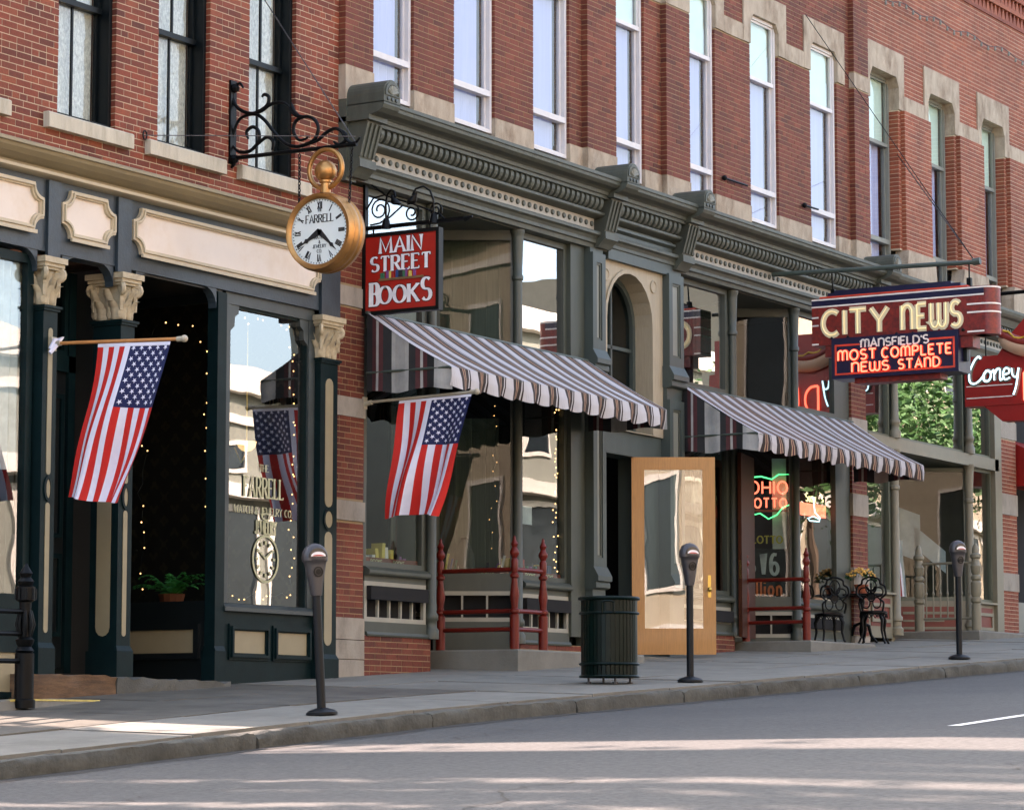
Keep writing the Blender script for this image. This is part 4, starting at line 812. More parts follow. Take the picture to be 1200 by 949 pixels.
# drapes and shades inside the bookshop, papers
def drape(par, p0, p1, z0, z1, m, n=24, amp=.03, name='drape'):
    mb = MB(); q = [(p0[0]+(p1[0]-p0[0])*i/n+amp*math.sin(i*1.9)*.3, p0[1]+(p1[1]-p0[1])*i/n+amp*math.sin(i*1.9)) for i in range(n+1)]
    mb.add([(x, y, z0) for x, y in q]+[(x, y, z1) for x, y in q], [(i, i+1, n+2+i, n+1+i) for i in range(n)]); return mb.build(name, m, par, smooth=True)
drape(B, (2.95, -.95), (3.5, -.1), 5.6, 7.05, 'curtain_dark'); drape(B, (3.45, -1.6), (4.5, -1.4), 2.9, 5.0, 'curtain_dark'); drape(B, (2.85, -1.5), (3.55, -.45), 2.9, 4.9, 'curtain_dark'); drape(B, (.1, -1.6), (1.3, -1.6), 2.9, 4.4, 'curtain_dark')

# ---- the arched doorway bay between the two shops
def pilaster(u0, u1, v1=.13):
    o = MB().box(u0, u1, -.1, v1-.02, 5.72, 7.13).build('timber_pilaster', 'slate_green', B)
    def panel(z0, z1):
        MB().ring(rect(u0, u1, z0-.12, z1+.12), rect(u0+.09, u1-.09, z0, z1), v1-.02, v1+.02).build('pilaster_face', 'slate_green', o)
        MB().ring(rect(u0+.09, u1-.09, z0, z1), rect(u0+.12, u1-.12, z0+.03, z1-.03), v1-.018, v1+.005).build('bead', 'cornice_green', o)
        MB().box(u0+.12, u1-.12, v1-.018, v1-.01, z0+.03, z1-.03).build('inset', 'win_grey', o)
    panel(5.98, 6.95); panel(3.28, 5.3)
    for z in (5.62, 2.93): MB().ext_u([(-.1, z+.24), (v1+.02, z+.24), (v1+.09, z+.12), (v1+.09, z+.06), (v1+.05, z+.05), (v1+.06, z+.02), (v1+.06, z-.02), (v1+.02, z-.04), (-.1, z-.04)], u0-.015, u1+.015).build('bracket', 'slate_green', o)
    MB().box(u0, u1, -.1, v1-.02, 3.16, 5.58).box(u0, u1, -.1, v1, 1.9, 2.9).build('shaft', 'slate_green', o)
pilaster(4.87, 5.19); pilaster(6.88, 7.28)
a0, a1 = 5.36, 6.56; ac, ar = (a0+a1)/2, (a1-a0)/2; zsx = 6.33
arch = [(a0, 4.92), (a0, zsx)]+[(ac-ar*math.cos(R(t)), zsx+ar*1.02*math.sin(R(t))) for t in range(15, 180, 15)]+[(a1, zsx), (a1, 4.92)]
outer = [(5.19, 4.92), (5.19, zsx)]+[(5.19, zsx+.24), (5.19, zsx+.48), (5.19, 7.06), (5.5, 7.06), (5.75, 7.06), (ac, 7.06), (6.2, 7.06), (6.5, 7.06), (6.88, 7.06), (6.88, zsx+.48), (6.88, zsx+.24)]+[(6.88, zsx), (6.88, 4.92)]
pn = MB().ring(outer, arch, -.22, .05).build('arch_panel', 'tan_wood', B)
arch2 = [(a0-.05, 4.93), (a0-.05, zsx)]+[(ac-(ar+.05)*math.cos(R(t)), zsx+(ar+.05)*1.02*math.sin(R(t))) for t in range(15, 180, 15)]+[(a1+.05, zsx), (a1+.05, 4.93)]
MB().ring(arch2, arch, .05, .075).build('arch_moulding', 'tan_wood', pn)
for c in (5.36, 6.62): MB().lathe([(.085, .05), (.085, .066), (.07, .07), (.06, .058), (.01, .055)], (c, 0, 6.86), 'v', 14).build('rosette', 'tan_wood', pn, smooth=True)
fr_in = [(a0+.07, 5.0), (a0+.07, zsx)]+[(ac-(ar-.07)*math.cos(R(t)), zsx+(ar-.07)*1.02*math.sin(R(t))) for t in range(15, 180, 15)]+[(a1-.07, zsx), (a1-.07, 5.0)]
aw_ = MB().ring(arch, fr_in, -.28, -.18).box(ac-.02, ac+.02, -.25, -.2, 5.0, 6.9).box(a0, a1, -.25, -.2, 6.0, 6.045).box(a0, a1, -.25, -.2, 5.12, 5.165).build('arched_window', 'slate_green', B)
MB().face(fr_in, -.235, -.23).build('pane', 'glass_dark', aw_)
MB().box(5.19, 6.88, -.3, .02, 4.62, 4.92).box(5.19, 5.28, -.3, .0, 1.95, 4.62).box(6.30, 6.88, -.3, -.02, 1.95, 4.62).build('door_surround', 'slate_green', B)
MB().box(5.2, 6.87, -3.5, -3.4, 1.9, 7.1).box(5.12, 5.2, -3.5, -.3, 1.9, 7.1).box(6.87, 6.95, -3.5, -.3, 1.9, 7.1).box(5.2, 6.87, -3.5, -.3, 7.05, 7.12).build('hall_wall', 'interior_black', B)
MB().box(5.2, 6.9, -3.5, .35, 1.7, 2.08).build('threshold', 'concrete', B)
# the oak and glass door standing open to the street
hx, hz = at(741, 765, -.02); tx = Vector((.516, .857)); W_ = 1.06; z0, z1 = 2.12, 4.62
Pd = lambda s: (hx+tx.x*s, -.02+tx.y*s)
mb = MB(); obox(mb, Pd(W_), Pd(W_-.16), .045, z0, z1); obox(mb, Pd(.16), Pd(0), .045, z0, z1); obox(mb, Pd(W_-.16), Pd(.16), .045, z0, z0+.33); obox(mb, Pd(W_-.16), Pd(.16), .045, z1-.16, z1)
dr = mb.build('oak_door', 'oak', B); dr['label'] = 'honey coloured oak and glass door standing open to the street'
a, b = Pd(.15), Pd(W_-.15); MB().quad((a[0]+.017, a[1]-.01, z0+.3), (b[0]+.017, b[1]-.01, z0+.3), (b[0]+.017, b[1]-.01, z1-.15), (a[0]+.017, a[1]-.01, z1-.15)).build('pane', 'glass', dr)
mb = MB(); k0, k1 = Pd(W_-.10), Pd(W_-.06); obox(mb, k1, k0, .006, z0+.72, z0+1.0, -.006); q = Pd(W_-.08); mb.ball((q[0]-.857*.045, q[1]+.516*.045, z0+.82), .03, 10); mb.tube([(q[0], q[1], z0+.82), (q[0]-.857*.045, q[1]+.516*.045, z0+.82)], .012, 8)
mb.build('door_knob', 'brass', dr, smooth=True)
# lotto shop: second open door seen nearly edge on
ray0 = Vector((ray(872, 640)[0], ray(872, 640)[1])).normalized(); u9, _ = at(865, 640, .1); q0 = Vector((u9, .1)); dd = Vector((ray0.x, ray0.y)); dd = Vector((dd.x*math.cos(.2)-dd.y*math.sin(.2), dd.x*math.sin(.2)+dd.y*math.cos(.2)))
mb = MB(); obox(mb, tuple(q0), tuple(q0+dd*.9), .05, 2.42, 4.9); o = mb.build('brown_door', 'brown_door', B)
mb = MB(); obox(mb, (q0.x, q0.y), (q0.x-.0+dd.x*.02, q0.y+dd.y*.02), .03, 3.2, 3.45, .012); mb.build('latch_plate', 'brass', o)

# ---- striped canvas awnings
def awning(label, u0, u1, zt, zo, vo, val, per):
    t = thing('striped_awning', label, 'awning', (u0+u1)/2, .1, zt, 'striped shop awnings')
    seq = []   # stripe pattern across one repeat: (width, material)
    x = u0; k = 0; edges = []
    pat = [(.40, 0), (.17, 1), (.04, 2), (.07, 3), (.04, 2), (.17, 1), (.05, 0), (.06, 1)]
    while x < u1-1e-6:
        for f, m in pat:
            e = min(u1, x+f*per); edges.append((x, e, m)); x = e
            if x >= u1-1e-6: break
    mats = ['awning_cloth', 'awning_dark', 'awning_tan', 'awning_maroon']
    top = MB(); ns = 8; sag = .035; yy = lambda s: .1+(vo-.1)*s; zz = lambda s, u=None: zt+(zo-zt)*s-sag*math.sin(math.pi*s)*(1 if u is None else (.7+.5*abs(math.sin((u-u0)*math.pi/1.63)))+.25*math.sin(u*7.3+s*4)*math.sin(math.pi*s))
    for a, b, m in edges:
        for i in range(ns):
            s0, s1 = i/ns, (i+1)/ns; top.quad((a, yy(s0), zz(s0, a)), (b, yy(s0), zz(s0, b)), (b, yy(s1), zz(s1, b)), (a, yy(s1), zz(s1, a)), m)
    top.build('canopy', mats, t, smooth=False, recalc=False)
    v_ = MB(); rv = random.Random(9)
    wob = lambda u: .028*math.sin(u*2*math.pi/per*1.0+.7)+.02*math.sin(u*9.)+.015*math.sin(u*3.1+1)
    sc = lambda u: val*(.82+.18*abs(math.sin((u-u0)*math.pi/(per*.95))))
    for a, b, m in edges:
        n = max(1, int((b-a)/.03))
        for i in range(n):
            p, q = a+(b-a)*i/n, a+(b-a)*(i+1)/n
            v_.add([(p, vo, zo), (q, vo, zo), (p, vo+.012+wob(p)*.5, zo-sc(p)*.5), (q, vo+.012+wob(q)*.5, zo-sc(q)*.5), (p, vo+.0+wob(p), zo-sc(p)), (q, vo+wob(q), zo-sc(q))], [(0, 1, 3, 2), (2, 3, 5, 4)], m)
    v_.build('valance', mats, t, recalc=False)
    # triangular side panels with their own vertical stripes
    for uu in (u0, u1):
        sd = MB(); x = .1; x1 = vo
        seq = []
        while x < x1-1e-6:
            for f, m in ((.14, 1), (.10, 3), (.06, 0), (.10, 3), (.18, 1), (.42, 0)):
                e = min(x1, x+f*.56); seq.append((x, e, m)); x = e
                if x >= x1-1e-6: break
        for a, b, m in seq:
            n = max(1, int((b-a)/.04))
            for i in range(n):
                p, q = a+(b-a)*i/n, a+(b-a)*(i+1)/n; za, zb_ = zz((p-.1)/(vo-.1)), zz((q-.1)/(vo-.1)); d = lambda w: .012*math.sin(w*17)
                sd.add([(uu+d(p), p, za), (uu+d(q), q, zb_), (uu+d(p), p, zo-.02), (uu+d(q), q, zo-.02), (uu+d(p)*1.5, p, zo-val*.92+.02*math.sin(p*9)), (uu+d(q)*1.5, q, zo-val*.92+.02*math.sin(q*9))], [(0, 1, 3, 2), (2, 3, 5, 4)], m)
        sd.build('side_panel', ['awning_under', 'awning_black', 'awning_tan', 'awning_maroon'], t, recalc=False)
    MB().tube([(u0, .1, zo), (u0, vo-.02, zo-.0)], .014, 6).tube([(u1, .1, zo), (u1, vo-.02, zo)], .014, 6).tube([(u0, vo-.015, zo-.01), (u1, vo-.015, zo-.01)], .016, 6).tube([(u0, .1, zt), (u1, .1, zt)], .02, 6).build('awning_frame', 'pipe_green', t)
    return t
awning('striped grey awning over the bookshop window, flag hanging before it', -.08, 4.81, 5.70, 5.03, 1.2, .24, .378)
awning('striped grey awning over the news stand window, below the neon sign', 7.31, 12.66, 5.65, 4.97, 1.2, .23, .378)
flush_bricks('b', 'brick_b', bw)

# ================================================================ building C
Cb = thing('corner_cafe_building', 'orange red brick building with olive two tier shopfront at far right', 'building', 16.5, 0, 2.6)
CW = [(13.60, 14.68), (15.83, 16.90), (18.03, 19.05), (20.25, 21.3), (22.5, 23.5)]
Z2 = 11.17
hol = [(a, b, 8.0, Z2) for a, b in CW]+[(a-.15, b+.2, 10.68, 11.57) for a, b in CW]+[(13, 25, 8.0, 8.5)]+[(CW[i][1]+.2, CW[i+1][0]-.15, 10.68, 10.93) for i in range(4)]
cw = brick_wall('c', Cb, 13.43, 24, 8.0, 13.0, .01, hol, 'mortar', name='brick_wall', phase=.07)
for i in range(4):
    a, b = CW[i][1]+.1, CW[i+1][0]-.02; brick_wall('c', Cb, a, b, 8.5, 10.68, .08, (), 'mortar', phase=.03, name='brick_pilaster')
    MB().face([(a-.03, 8.0), (b+.02, 8.0), (b+.06, 8.12), (b+.02, 8.42), (b, 8.5), (a, 8.5), (a-.05, 8.3)], -.1, .12).build('base_stone', 'stone', Cb)
    MB().box(CW[i][1]+.2, CW[i+1][0]-.15, -.1, .03, 10.685, 10.925).build('string_course_stone', 'stone', Cb)
for a, b in CW:
    MB().face([(a-.15, 10.685), (a, 10.685), (a, 11.02), (a+.1, Z2), (b-.1, Z2), (b, 11.02), (b, 10.685), (b+.2, 10.685), (b+.2, 11.565), (a-.15, 11.565)], -.3, .035).build('lintel_stone', 'stone', Cb)
    upper_window(Cb, a+.004, b-.004, 8.2, Z2, -.16, 'win_grey', 'blind_mint', 'curtain_sky_lavender', 'glass_clean', 10.12, bar=8.62)
MB().box(13.44, 24, -9, -.8, 7.3, 13.6).build('rear_mass', 'opp_brick', Cb)
# corbelled frieze: rows of little dog tooth bricks between plain bands
za = at(1150, 38, .05)[1]
fz = MB().box(13.43, 24, -.2, .03, 12.98, 13.03).box(13.43, 24, -.2, .05, 13.21, 13.27).box(13.43, 24, -.2, .07, 13.45, 13.75).build('corbel_frieze', 'brick_c', Cb)
MB().box(13.43, 24, -.2, -.03, 13.03, 13.21).box(13.43, 24, -.2, -.01, 13.27, 13.45).build('frieze_back', 'brick_b', fz)
t0 = None
for r_, z0, vv in ((0, 13.03, .03), (1, 13.27, .05)):
    for k in range(62):
        c = 13.5+k*.17+(.085 if r_ else 0)
        if c > 23.9: continue
        if t0 is None: t0 = MB().face([(-.085, .001), (.085, .001), (.012, .179), (-.012, .179)], -.04, -.002).xf(lambda a, b, d: (a+c, b+vv, d+z0)).build('dog_tooth_brick', 'brick_c', fz); tc = (c, vv, z0); tl = t0.location.copy()
        else: o = t0.copy(); COL.objects.link(o); o.location = tl+Vector((c-tc[0], -(vv-tc[1]), z0-tc[2]))
# shop cornice continues
cc = MB().ext_u([(-.2, 8.03), (.40, 7.985), (.46, 7.965), (.46, 7.925), (.44, 7.88), (.40, 7.85), (.33, 7.83), (.3, 7.77), (.28, 7.725), (-.2, 7.725)], 13.56, 24).ext_u([(-.1, 7.724), (.13, 7.724), (.13, 7.565), (-.1, 7.565)], 13.5, 24).ext_u([(-.1, 7.564), (.22, 7.564), (.22, 7.535), (.14, 7.50), (-.1, 7.495)], 13.5, 24).ext_u([(-.1, 7.33), (.17, 7.33), (.17, 7.285), (.12, 7.23), (.10, 7.13), (-.1, 7.13)], 13.5, 24).build('cornice', 'cornice_green', Cb)
MB().box(13.43, 24, -.1, .1, 7.331, 7.494).build('frieze_board', 'dot_band', cc)
for k in range(88): o = m0.copy(); COL.objects.link(o); o.parent = cc; o.location = Vector((mx+wloc(B)[0]-wloc(Cb)[0]+(13.6+k*.118-mc), m0.location.y+.02, m0.location.z+wloc(B)[2]-wloc(Cb)[2]))
for k in range(76): o = first.copy(); COL.objects.link(o); o.parent = cc; o.location = Vector((first.location.x+wloc(B)[0]-wloc(Cb)[0]+(13.5+k*.135-sm[1]), first.location.y+.015, first.location.z+wloc(B)[2]-wloc(Cb)[2]))
pier('c', Cb, 18.62, 19.36, 2.5, 7.1, [(2.5, 2.75), (3.45, 3.75), (4.7, 5.05), (5.95, 6.25)], 'mortar')
# two tier olive shopfront with splayed entry
MB().box(13.37, 18.5, -.2, .04, 5.38, 5.57).box(13.37, 18.62, -.2, .03, 7.0, 7.13).box(18.34, 18.62, -.2, .04, 2.7, 7.0).build('shop_beam', 'c_olive', Cb)
for a, b in ((13.38, 14.28), (17.4, 18.34)):
    shop_pane(Cb, a, b, 3.23, 5.38, -.06, 'c_olive_dark', .05, 'glass'); 
    MB().box(a, b, -.2, -.02, 2.55, 3.2).ext_u([(-.2, 3.2), (.05, 3.2), (.05, 3.23), (-.2, 3.24)], a, b).build('bulkhead', 'c_olive', Cb)
    p_ = MB().box(a+.1, b-.1, -.02, -.012, 2.72, 3.14).build('bulkhead_panel', 'c_maroon', Cb); MB().frame(a+.1, b-.1, 2.78, 3.06, .05, -.012, .008).build('moulding', 'c_olive', p_)
for a, b in ((13.38, 14.3), (14.44, 17.22), (17.38, 18.34)): shop_pane(Cb, a, b, 5.57, 7.0, -.06, 'c_olive_dark', .05, 'glass_sky')
for c in (14.37, 17.3): colonnette(Cb, c, .0, 2.6, 5.4, None, .07, 'c_olive'); colonnette(Cb, c, .02, 5.57, 7.02, None, .06, 'c_olive')
L = 1.3; bl, br = (14.37+.516*L, -.857*L), (17.3-.516*L, -.857*L)
for p, q in ((br, (17.3, -.03)), ((14.37, -.03), bl)):
    opane(Cb, q, p, 3.23, 5.35, 'c_olive_dark', .06, 'glass_dark'); mb = MB(); obox(mb, q, p, .06, 2.5, 3.23); mb.build('bulkhead', 'c_olive', Cb)
    mb = MB(); Lq = math.hypot(p[0]-q[0], p[1]-q[1]); Pt = lambda s: (q[0]+(p[0]-q[0])*s/Lq, q[1]+(p[1]-q[1])*s/Lq); obox(mb, Pt(.12), Pt(Lq-.12), .01, 2.7, 3.14, -.012); o = mb.build('bulkhead_panel', 'c_maroon', Cb)
    mb = MB(); 
    for z0, z1, i0 in ((2.78, 2.82, .22), (3.02, 3.06, .22), (2.9, 2.93, .4)): obox(mb, Pt(i0), Pt(Lq-.22), .012, z0, z1, -.026)
    mb.build('moulding', 'c_olive', o)
MB().box(bl[0], br[0], -1.25, -1.15, 2.5, 5.4).build('entry_door', 'c_olive_dark', Cb)
MB().box(13.4, 18.5, -1.25, .0, 5.40, 5.45).build('entry_soffit', 'c_olive_dark', Cb)
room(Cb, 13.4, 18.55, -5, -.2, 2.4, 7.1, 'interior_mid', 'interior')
# things seen through the cafe glass: dresses and posters
for k, (a, m, z1) in enumerate(((16.72, 'cloth_white', 4.5), (16.95, 'cloth_red', 4.6), (17.12, 'cloth_white', 4.2))):
    t = thing('hanging_dress', ['long white dress', 'dark red dress', 'short white dress'][k]+' hanging behind the olive shopfront glass', 'dress', a-.3, -1.2, 3.3); mb = MB(); n = 12
    mb.add([(a-.3+.1*math.cos(i/n*6.283)*w_, -1.0+.06*math.sin(i/n*6.283)*w_, z) for z, w_ in ((3.3, 1.5), (3.7, 1.1), (z1-.3, .8), (z1, .9)) for i in range(n)], [(r_*n+i, r_*n+(i+1) % n, (r_+1)*n+(i+1) % n, (r_+1)*n+i) for r_ in range(3) for i in range(n)]); mb.build('skirt', m, t, smooth=True)
t = thing('window_poster', 'pale typed notices taped askew in the olive shopfront window', 'poster', 16.9, -.3, 4.0)
def onsplay(cb, L0, s, z, off=-.06): return (cb-.516*s+.857*off*-1, -.857*s-.03+.516*off, z)
for s0, s1, z0, z1, sk in ((.75, 1.15, 3.95, 4.7, -.1), (.35, .85, 3.95, 4.3, -.28)):
    q = [onsplay(17.3, L, s1, z0-sk*.5), onsplay(17.3, L, s0, z0+sk), onsplay(17.3, L, s0, z1+sk), onsplay(17.3, L, s1, z1-sk*.5)]; MB().prism(q, (-.002, .001, 0)).build('sheet', 'paper', t)
# next shop beyond the pier
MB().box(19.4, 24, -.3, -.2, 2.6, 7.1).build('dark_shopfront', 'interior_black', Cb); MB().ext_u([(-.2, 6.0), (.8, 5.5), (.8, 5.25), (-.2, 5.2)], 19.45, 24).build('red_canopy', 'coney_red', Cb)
MB().box(19.4, 24, -.22, -.1, 2.5, 3.3).build('bulkhead', 'win_grey', Cb)
flush_bricks('c', 'brick_c', cw)
# ================================================================ hanging signs
# ---- pocket watch clock on its scrolled iron bracket
bu = at(271, 186)[0]
t = thing('scroll_bracket', 'black wrought iron scroll bracket carrying the gold clock', 'bracket', bu, 0, 7.0)
def curve(pts, r, n=8, m=0, mb=None, k=10):
    """smooth tube through pixel points lying in the bracket plane"""
    P_ = [Vector((bu, *atu(x, y, bu))) for x, y in pts]; out = []
    for i in range(len(P_)-1):
        a, b, c, d = P_[max(0, i-1)], P_[i], P_[i+1], P_[min(len(P_)-1, i+2)]
        for j in range(k):
            s_ = j/k; out.append(tuple(.5*((2*b)+(c-a)*s_+(2*a-5*b+4*c-d)*s_*s_+(3*b-a-3*c+d)*s_**3)))
    out.append(tuple(P_[-1])); n_ = len(out); rr = [r*(.55+.45*min(1, min(i, n_-1-i)/(n_*.18+1))) for i in range(n_)]
    (mb or MB()).tube(out, rr, n); return mb
zp0, zp1 = at(271, 186)[1]-.06, at(271, 95)[1]
MB().box(bu-.05, bu+.05, .0, .025, zp0, zp1).build('wall_plate', 'iron', t); 
for z in (zp0+.05, zp1-.08): MB().ball((bu, .04, z), .05, 8).build('boss', 'iron', t, smooth=True)
MB().tube([(bu, 0, at(271, 186)[1]), (bu, *atu(418, 169, bu))], .022, 8).build('lower_bar', 'iron', t)
mb = MB()
for pl in ([(285, 103), (281, 98), (275, 103), (273, 115), (279, 127), (292, 133), (305, 131), (315, 124), (322, 121), (333, 121), (339, 126)],
           [(307, 114), (310, 111), (315, 114), (314, 122), (308, 128), (298, 132)],
           [(271, 180), (273, 160), (281, 140), (298, 134), (310, 141), (322, 156), (334, 168), (346, 172), (357, 170), (369, 163), (373, 150), (368, 140), (358, 137), (347, 142), (344, 154), (350, 164), (358, 163), (361, 160)],
           [(337, 123), (342, 131), (348, 136), (358, 137)], [(341, 121), (345, 131), (352, 137)],
           [(272, 170), (280, 178), (293, 177), (303, 166), (303, 154), (296, 149), (289, 155), (291, 163)],
           [(293, 177), (303, 168), (313, 161), (320, 166), (319, 176)],
           [(357, 171), (372, 165), (382, 156), (392, 151), (400, 154), (405, 162), (411, 168), (417, 167), (422, 161)], [(391, 166), (397, 170), (404, 166), (406, 159), (401, 153)], [(271, 186), (275, 190), (271, 197)]):
    curve(pl, .019, mb=mb)
mb.build('scrollwork', 'iron', t, smooth=True)
def chain(mb, p, q, r=.006):
    d = Vector(q)-Vector(p); n = int(d.length/.034); dn = d.normalized()
    for i in range(n):
        c = Vector(p)+d*((i+.5)/n); sd = Vector((1, 0, 0)) if i % 2 else Vector((0, 1, 0))
        mb.tube([tuple(c+dn*.024*math.cos(a)+sd*.013*math.sin(a)) for a in [k*math.pi/4 for k in range(9)]], r, 4, cap=False)
cv, cz = atu(374.5, 271.5, bu-.1)
clk = thing('pocket_watch_clock', 'giant gold pocket watch clock hanging from the black scroll bracket', 'clock', bu, cv, cz)
Rf, Ro = .335, .405
mb = MB(); mb.lathe([(Rf, -.115), (Rf+.02, -.135), (Rf+.05, -.14), (Ro-.02, -.115), (Ro, -.07), (Ro-.012, -.05), (Ro-.012, -.035), (Ro, -.02), (Ro, .03), (Ro-.012, .045), (Ro-.012, .06), (Ro, .08), (Ro-.015, .13), (Rf+.04, .165), (Rf, .15), (Rf, .13)], (bu, cv, cz), 'u', 48, cap=False); mb.build('case', 'gold', clk, smooth=True)
fc = MB().lathe([(.001, -.1), (Rf+.01, -.1), (Rf+.01, .12), (.001, .12)], (bu, cv, cz), 'u', 48).build('dial', 'white_face', clk)
nk = MB(); zt = cz+Ro; nk.lathe([(.06, zt-.02), (.055, zt+.02), (.05, zt+.1), (.065, zt+.11), (.065, zt+.13)], (bu, cv, 0), 'z', 16); nk.ball((bu, cv, zt+.225), .115, 20); nk.build('crown', 'gold', clk, smooth=True)
MB().tube([(bu, cv+.2*math.sin(R(a)), zt+.25-.2*math.cos(R(a))) for a in range(0, 361, 12)], .026, 10, cap=False).build('bow_ring', 'gold', clk, smooth=True)
mb = MB(); chain(mb, (bu, *atu(351, 181, bu)), (bu, atu(351, 181, bu)[0]-.0, cz+.34)); chain(mb, (bu, *atu(412.5, 172, bu)), (bu, atu(412.5, 172, bu)[0]-.03, cz+.28)); mb.build('chain', 'iron', clk)
# face faces -u: local right when looking at it is +v... viewer on the -u side sees +v to the right
ROM = ['XII', 'I', 'II', 'III', 'IIII', 'V', 'VI', 'VII', 'VIII', 'IX', 'X', 'XI']
fx = bu-.1005
for k, s_ in enumerate(ROM):
    a = R(30*k); er = Vector((0, math.sin(a), math.cos(a))); ex = Vector((0, math.cos(a), -math.sin(a))); hh = .075; wf = .5; gp = .17
    wd = text_width(s_, gp, wf)*hh; o_ = Vector((fx, cv, cz))+er*(.305-hh)-ex*(wd/2)
    mb = MB()
    for c, m_ in letters(s_, tuple(o_), tuple(ex), tuple(er), hh, (-1, 0, 0), gp, (.15, .07), 0, .003, wf): o = len(mb.v); mb.v += m_.v; mb.f += [tuple(i+o for i in f) for f in m_.f]; mb.m += m_.m
    mb.build('numeral', 'print_black', fc)
def fl(s_, z, hh, wf=.9, gap=.16, w=(.16, .08), serif=.08):
    wd = text_width(s_, gap, wf)*hh
    for c, m_ in letters(s_, (fx, cv-wd/2, cz+z), EV, EZ, hh, (-1, 0, 0), gap, w, serif, .003, wf): m_.build('letter', 'print_black', fc)
fl('THE', .205, .026); fl('FARRELL', .095, .078, .82); fl('WATCH', -.075, .034); fl('&', -.12, .03); fl('JEWELRY', -.165, .034); fl('CO.', -.215, .034)
mb = MB()
for k in range(60):
    a = R(6*k); er = Vector((0, math.sin(a), math.cos(a))); ex = Vector((0, math.cos(a), -math.sin(a))); c0 = Vector((fx, cv, cz)); w_ = .0035 if k % 5 else .006
    mb.prism([tuple(c0+er*.314-ex*w_), tuple(c0+er*.314+ex*w_), tuple(c0+er*.328+ex*w_), tuple(c0+er*.328-ex*w_)], (-.002, 0, 0))
mb.build('minute_marks', 'print_black', fc, kind='stuff')
def hand(ang, L_, w_):
    a = R(ang); er = Vector((0, math.sin(a), math.cos(a))); ex = Vector((0, math.cos(a), -math.sin(a))); c0 = Vector((fx-.004, cv, cz))
    mb = MB().prism([tuple(c0+er*p+ex*q) for p, q in ((-.03, 0), (.0, w_*1.6), (L_*.35, w_*1.1), (L_*.62, w_*.6), (L_*.72, w_*1.2), (L_*.8, w_*.5), (L_, 0), (L_*.8, -w_*.5), (L_*.72, -w_*1.2), (L_*.62, -w_*.6), (L_*.35, -w_*1.1), (0, -w_*1.6))], (-.006, 0, 0)); mb.build('hand', 'print_black', fc)
hand(241, .25, .022); hand(134, .29, .018)
t = thing('guy_wire', 'thin steel guy wire bracing the clock bracket to the brick', 'wire', -.6, 0, 9.0)
MB().tube([(bu, *atu(418, 169, bu)), (at(308, 0)[0], .02, at(308, 0)[1])], .006, 5).tube([(bu, *atu(417, 160, bu)), (at(167, 159)[0], .02, at(167, 159)[1])], .005, 5).build('cable', 'meter_grey', t); mb = MB()
mb.tube([(at(167, 159)[0]+.03*math.cos(R(a)), .03, at(167, 159)[1]+.045*math.sin(R(a))) for a in range(0, 361, 30)], .008, 6).build('eye_bolt', 'iron', t)

# ---- MAIN STREET BOOKS board
mu = at(427, 275)[0]; z0, z1 = 5.675, 6.575
t = thing('bookshop_sign', 'red hanging board with three lines of white capitals and painted books', 'sign', mu, .5, z0)
MB().box(mu-.03, mu+.03, .03, .97, z0+.03, z1-.03).build('board', 'sign_red', t)
mb = MB()
for a, b, c, d in ((.0, .04, z0, z1), (.96, 1., z0, z1), (.04, .96, z0, z0+.04), (.04, .96, z1-.04, z1)): mb.box(mu-.045, mu+.045, a, b, c, d)
mb.build('frame', 'sign_black', t)
def bl_(s_, vc, z, hh, wf, gap, w, serif, lift=0.):
    wd = text_width(s_, gap, wf)*hh
    for mname, k, of in (('sign_black', 1.35, .0312), ('print_white', 1., .0335)):
        for i, (c, m_) in enumerate(letters(s_, (mu, vc-wd/2, z), EV, EZ, hh, (-1, 0, 0), gap, (w[0]*(1 if k == 1 else 1.25), w[1]*(1 if k == 1 else 1.9)), serif*(1 if k == 1 else 1.15), .0015, wf, of)):
            m_.build('letter' if k == 1 else 'letter_outline', mname, t)
bl_('MAIN', .5, z0+.675, .16, 1.08, .3, (.25, .09), .15); bl_('STREET', .5, z0+.475, .16, .98, .26, (.25, .09), .14)
bl_('B', .165, z0+.10, .245, .66, .2, (.24, .08), .13); bl_('OOK', .475, z0+.115, .185, 1.02, .24, (.26, .09), .14); bl_('S', .835, z0+.115, .245, .78, .2, (.2, .08), .1)
sh_ = MB().box(mu-.045, mu-.03, .22, .80, z0+.365, z0+.39).build('shelf', 'shelf_brown', t)
rb = random.Random(4); v_ = .24
for k in range(12):
    w_ = rb.uniform(.022, .04); h_ = rb.uniform(.06, .09)
    if v_+w_ > .79: break
    MB().box(mu-.042, mu-.031, v_, v_+w_, z0+.391, z0+.391+h_).build('book', 'book%d' % rb.randrange(7), sh_); v_ += w_+rb.choice([.002, .002, .02])
b2 = thing('sign_bracket', 'black iron bracket with scrolls and gooseneck lamps above the bookshop board', 'bracket', mu, 0, 6.65)
MB().box(mu-.03, mu+.03, .0, .03, 6.4, 7.2).build('wall_plate', 'iron', b2)
bar = (mu, 0, 6.66), (mu, 1.38, 6.70); MB().box(mu-.02, mu+.02, .0, 1.3, 6.625, 6.665).tube([(mu, 1.3, 6.64), (mu, 1.4, 6.66)], [.03, .012], 8).build('bar', 'iron', b2)
for v_ in (.12, .86): MB().tube([(mu, v_, 6.63), (mu, v_, 6.57)], .01, 6).build('hanger', 'iron', b2)
mb = MB(); mb.tube([(mu, .02, 7.18), (mu, .3, 6.98), (mu, .65, 6.86), (mu, .98, 6.72), (mu, 1.05, 6.66)], .011, 6)
sp_ = lambda c, z, r0, a0, a1, k=24: [(mu, c+(r0*(1-.75*i/k))*math.cos(R(a0+(a1-a0)*i/k)), z+(r0*(1-.75*i/k))*math.sin(R(a0+(a1-a0)*i/k))) for i in range(k+1)]
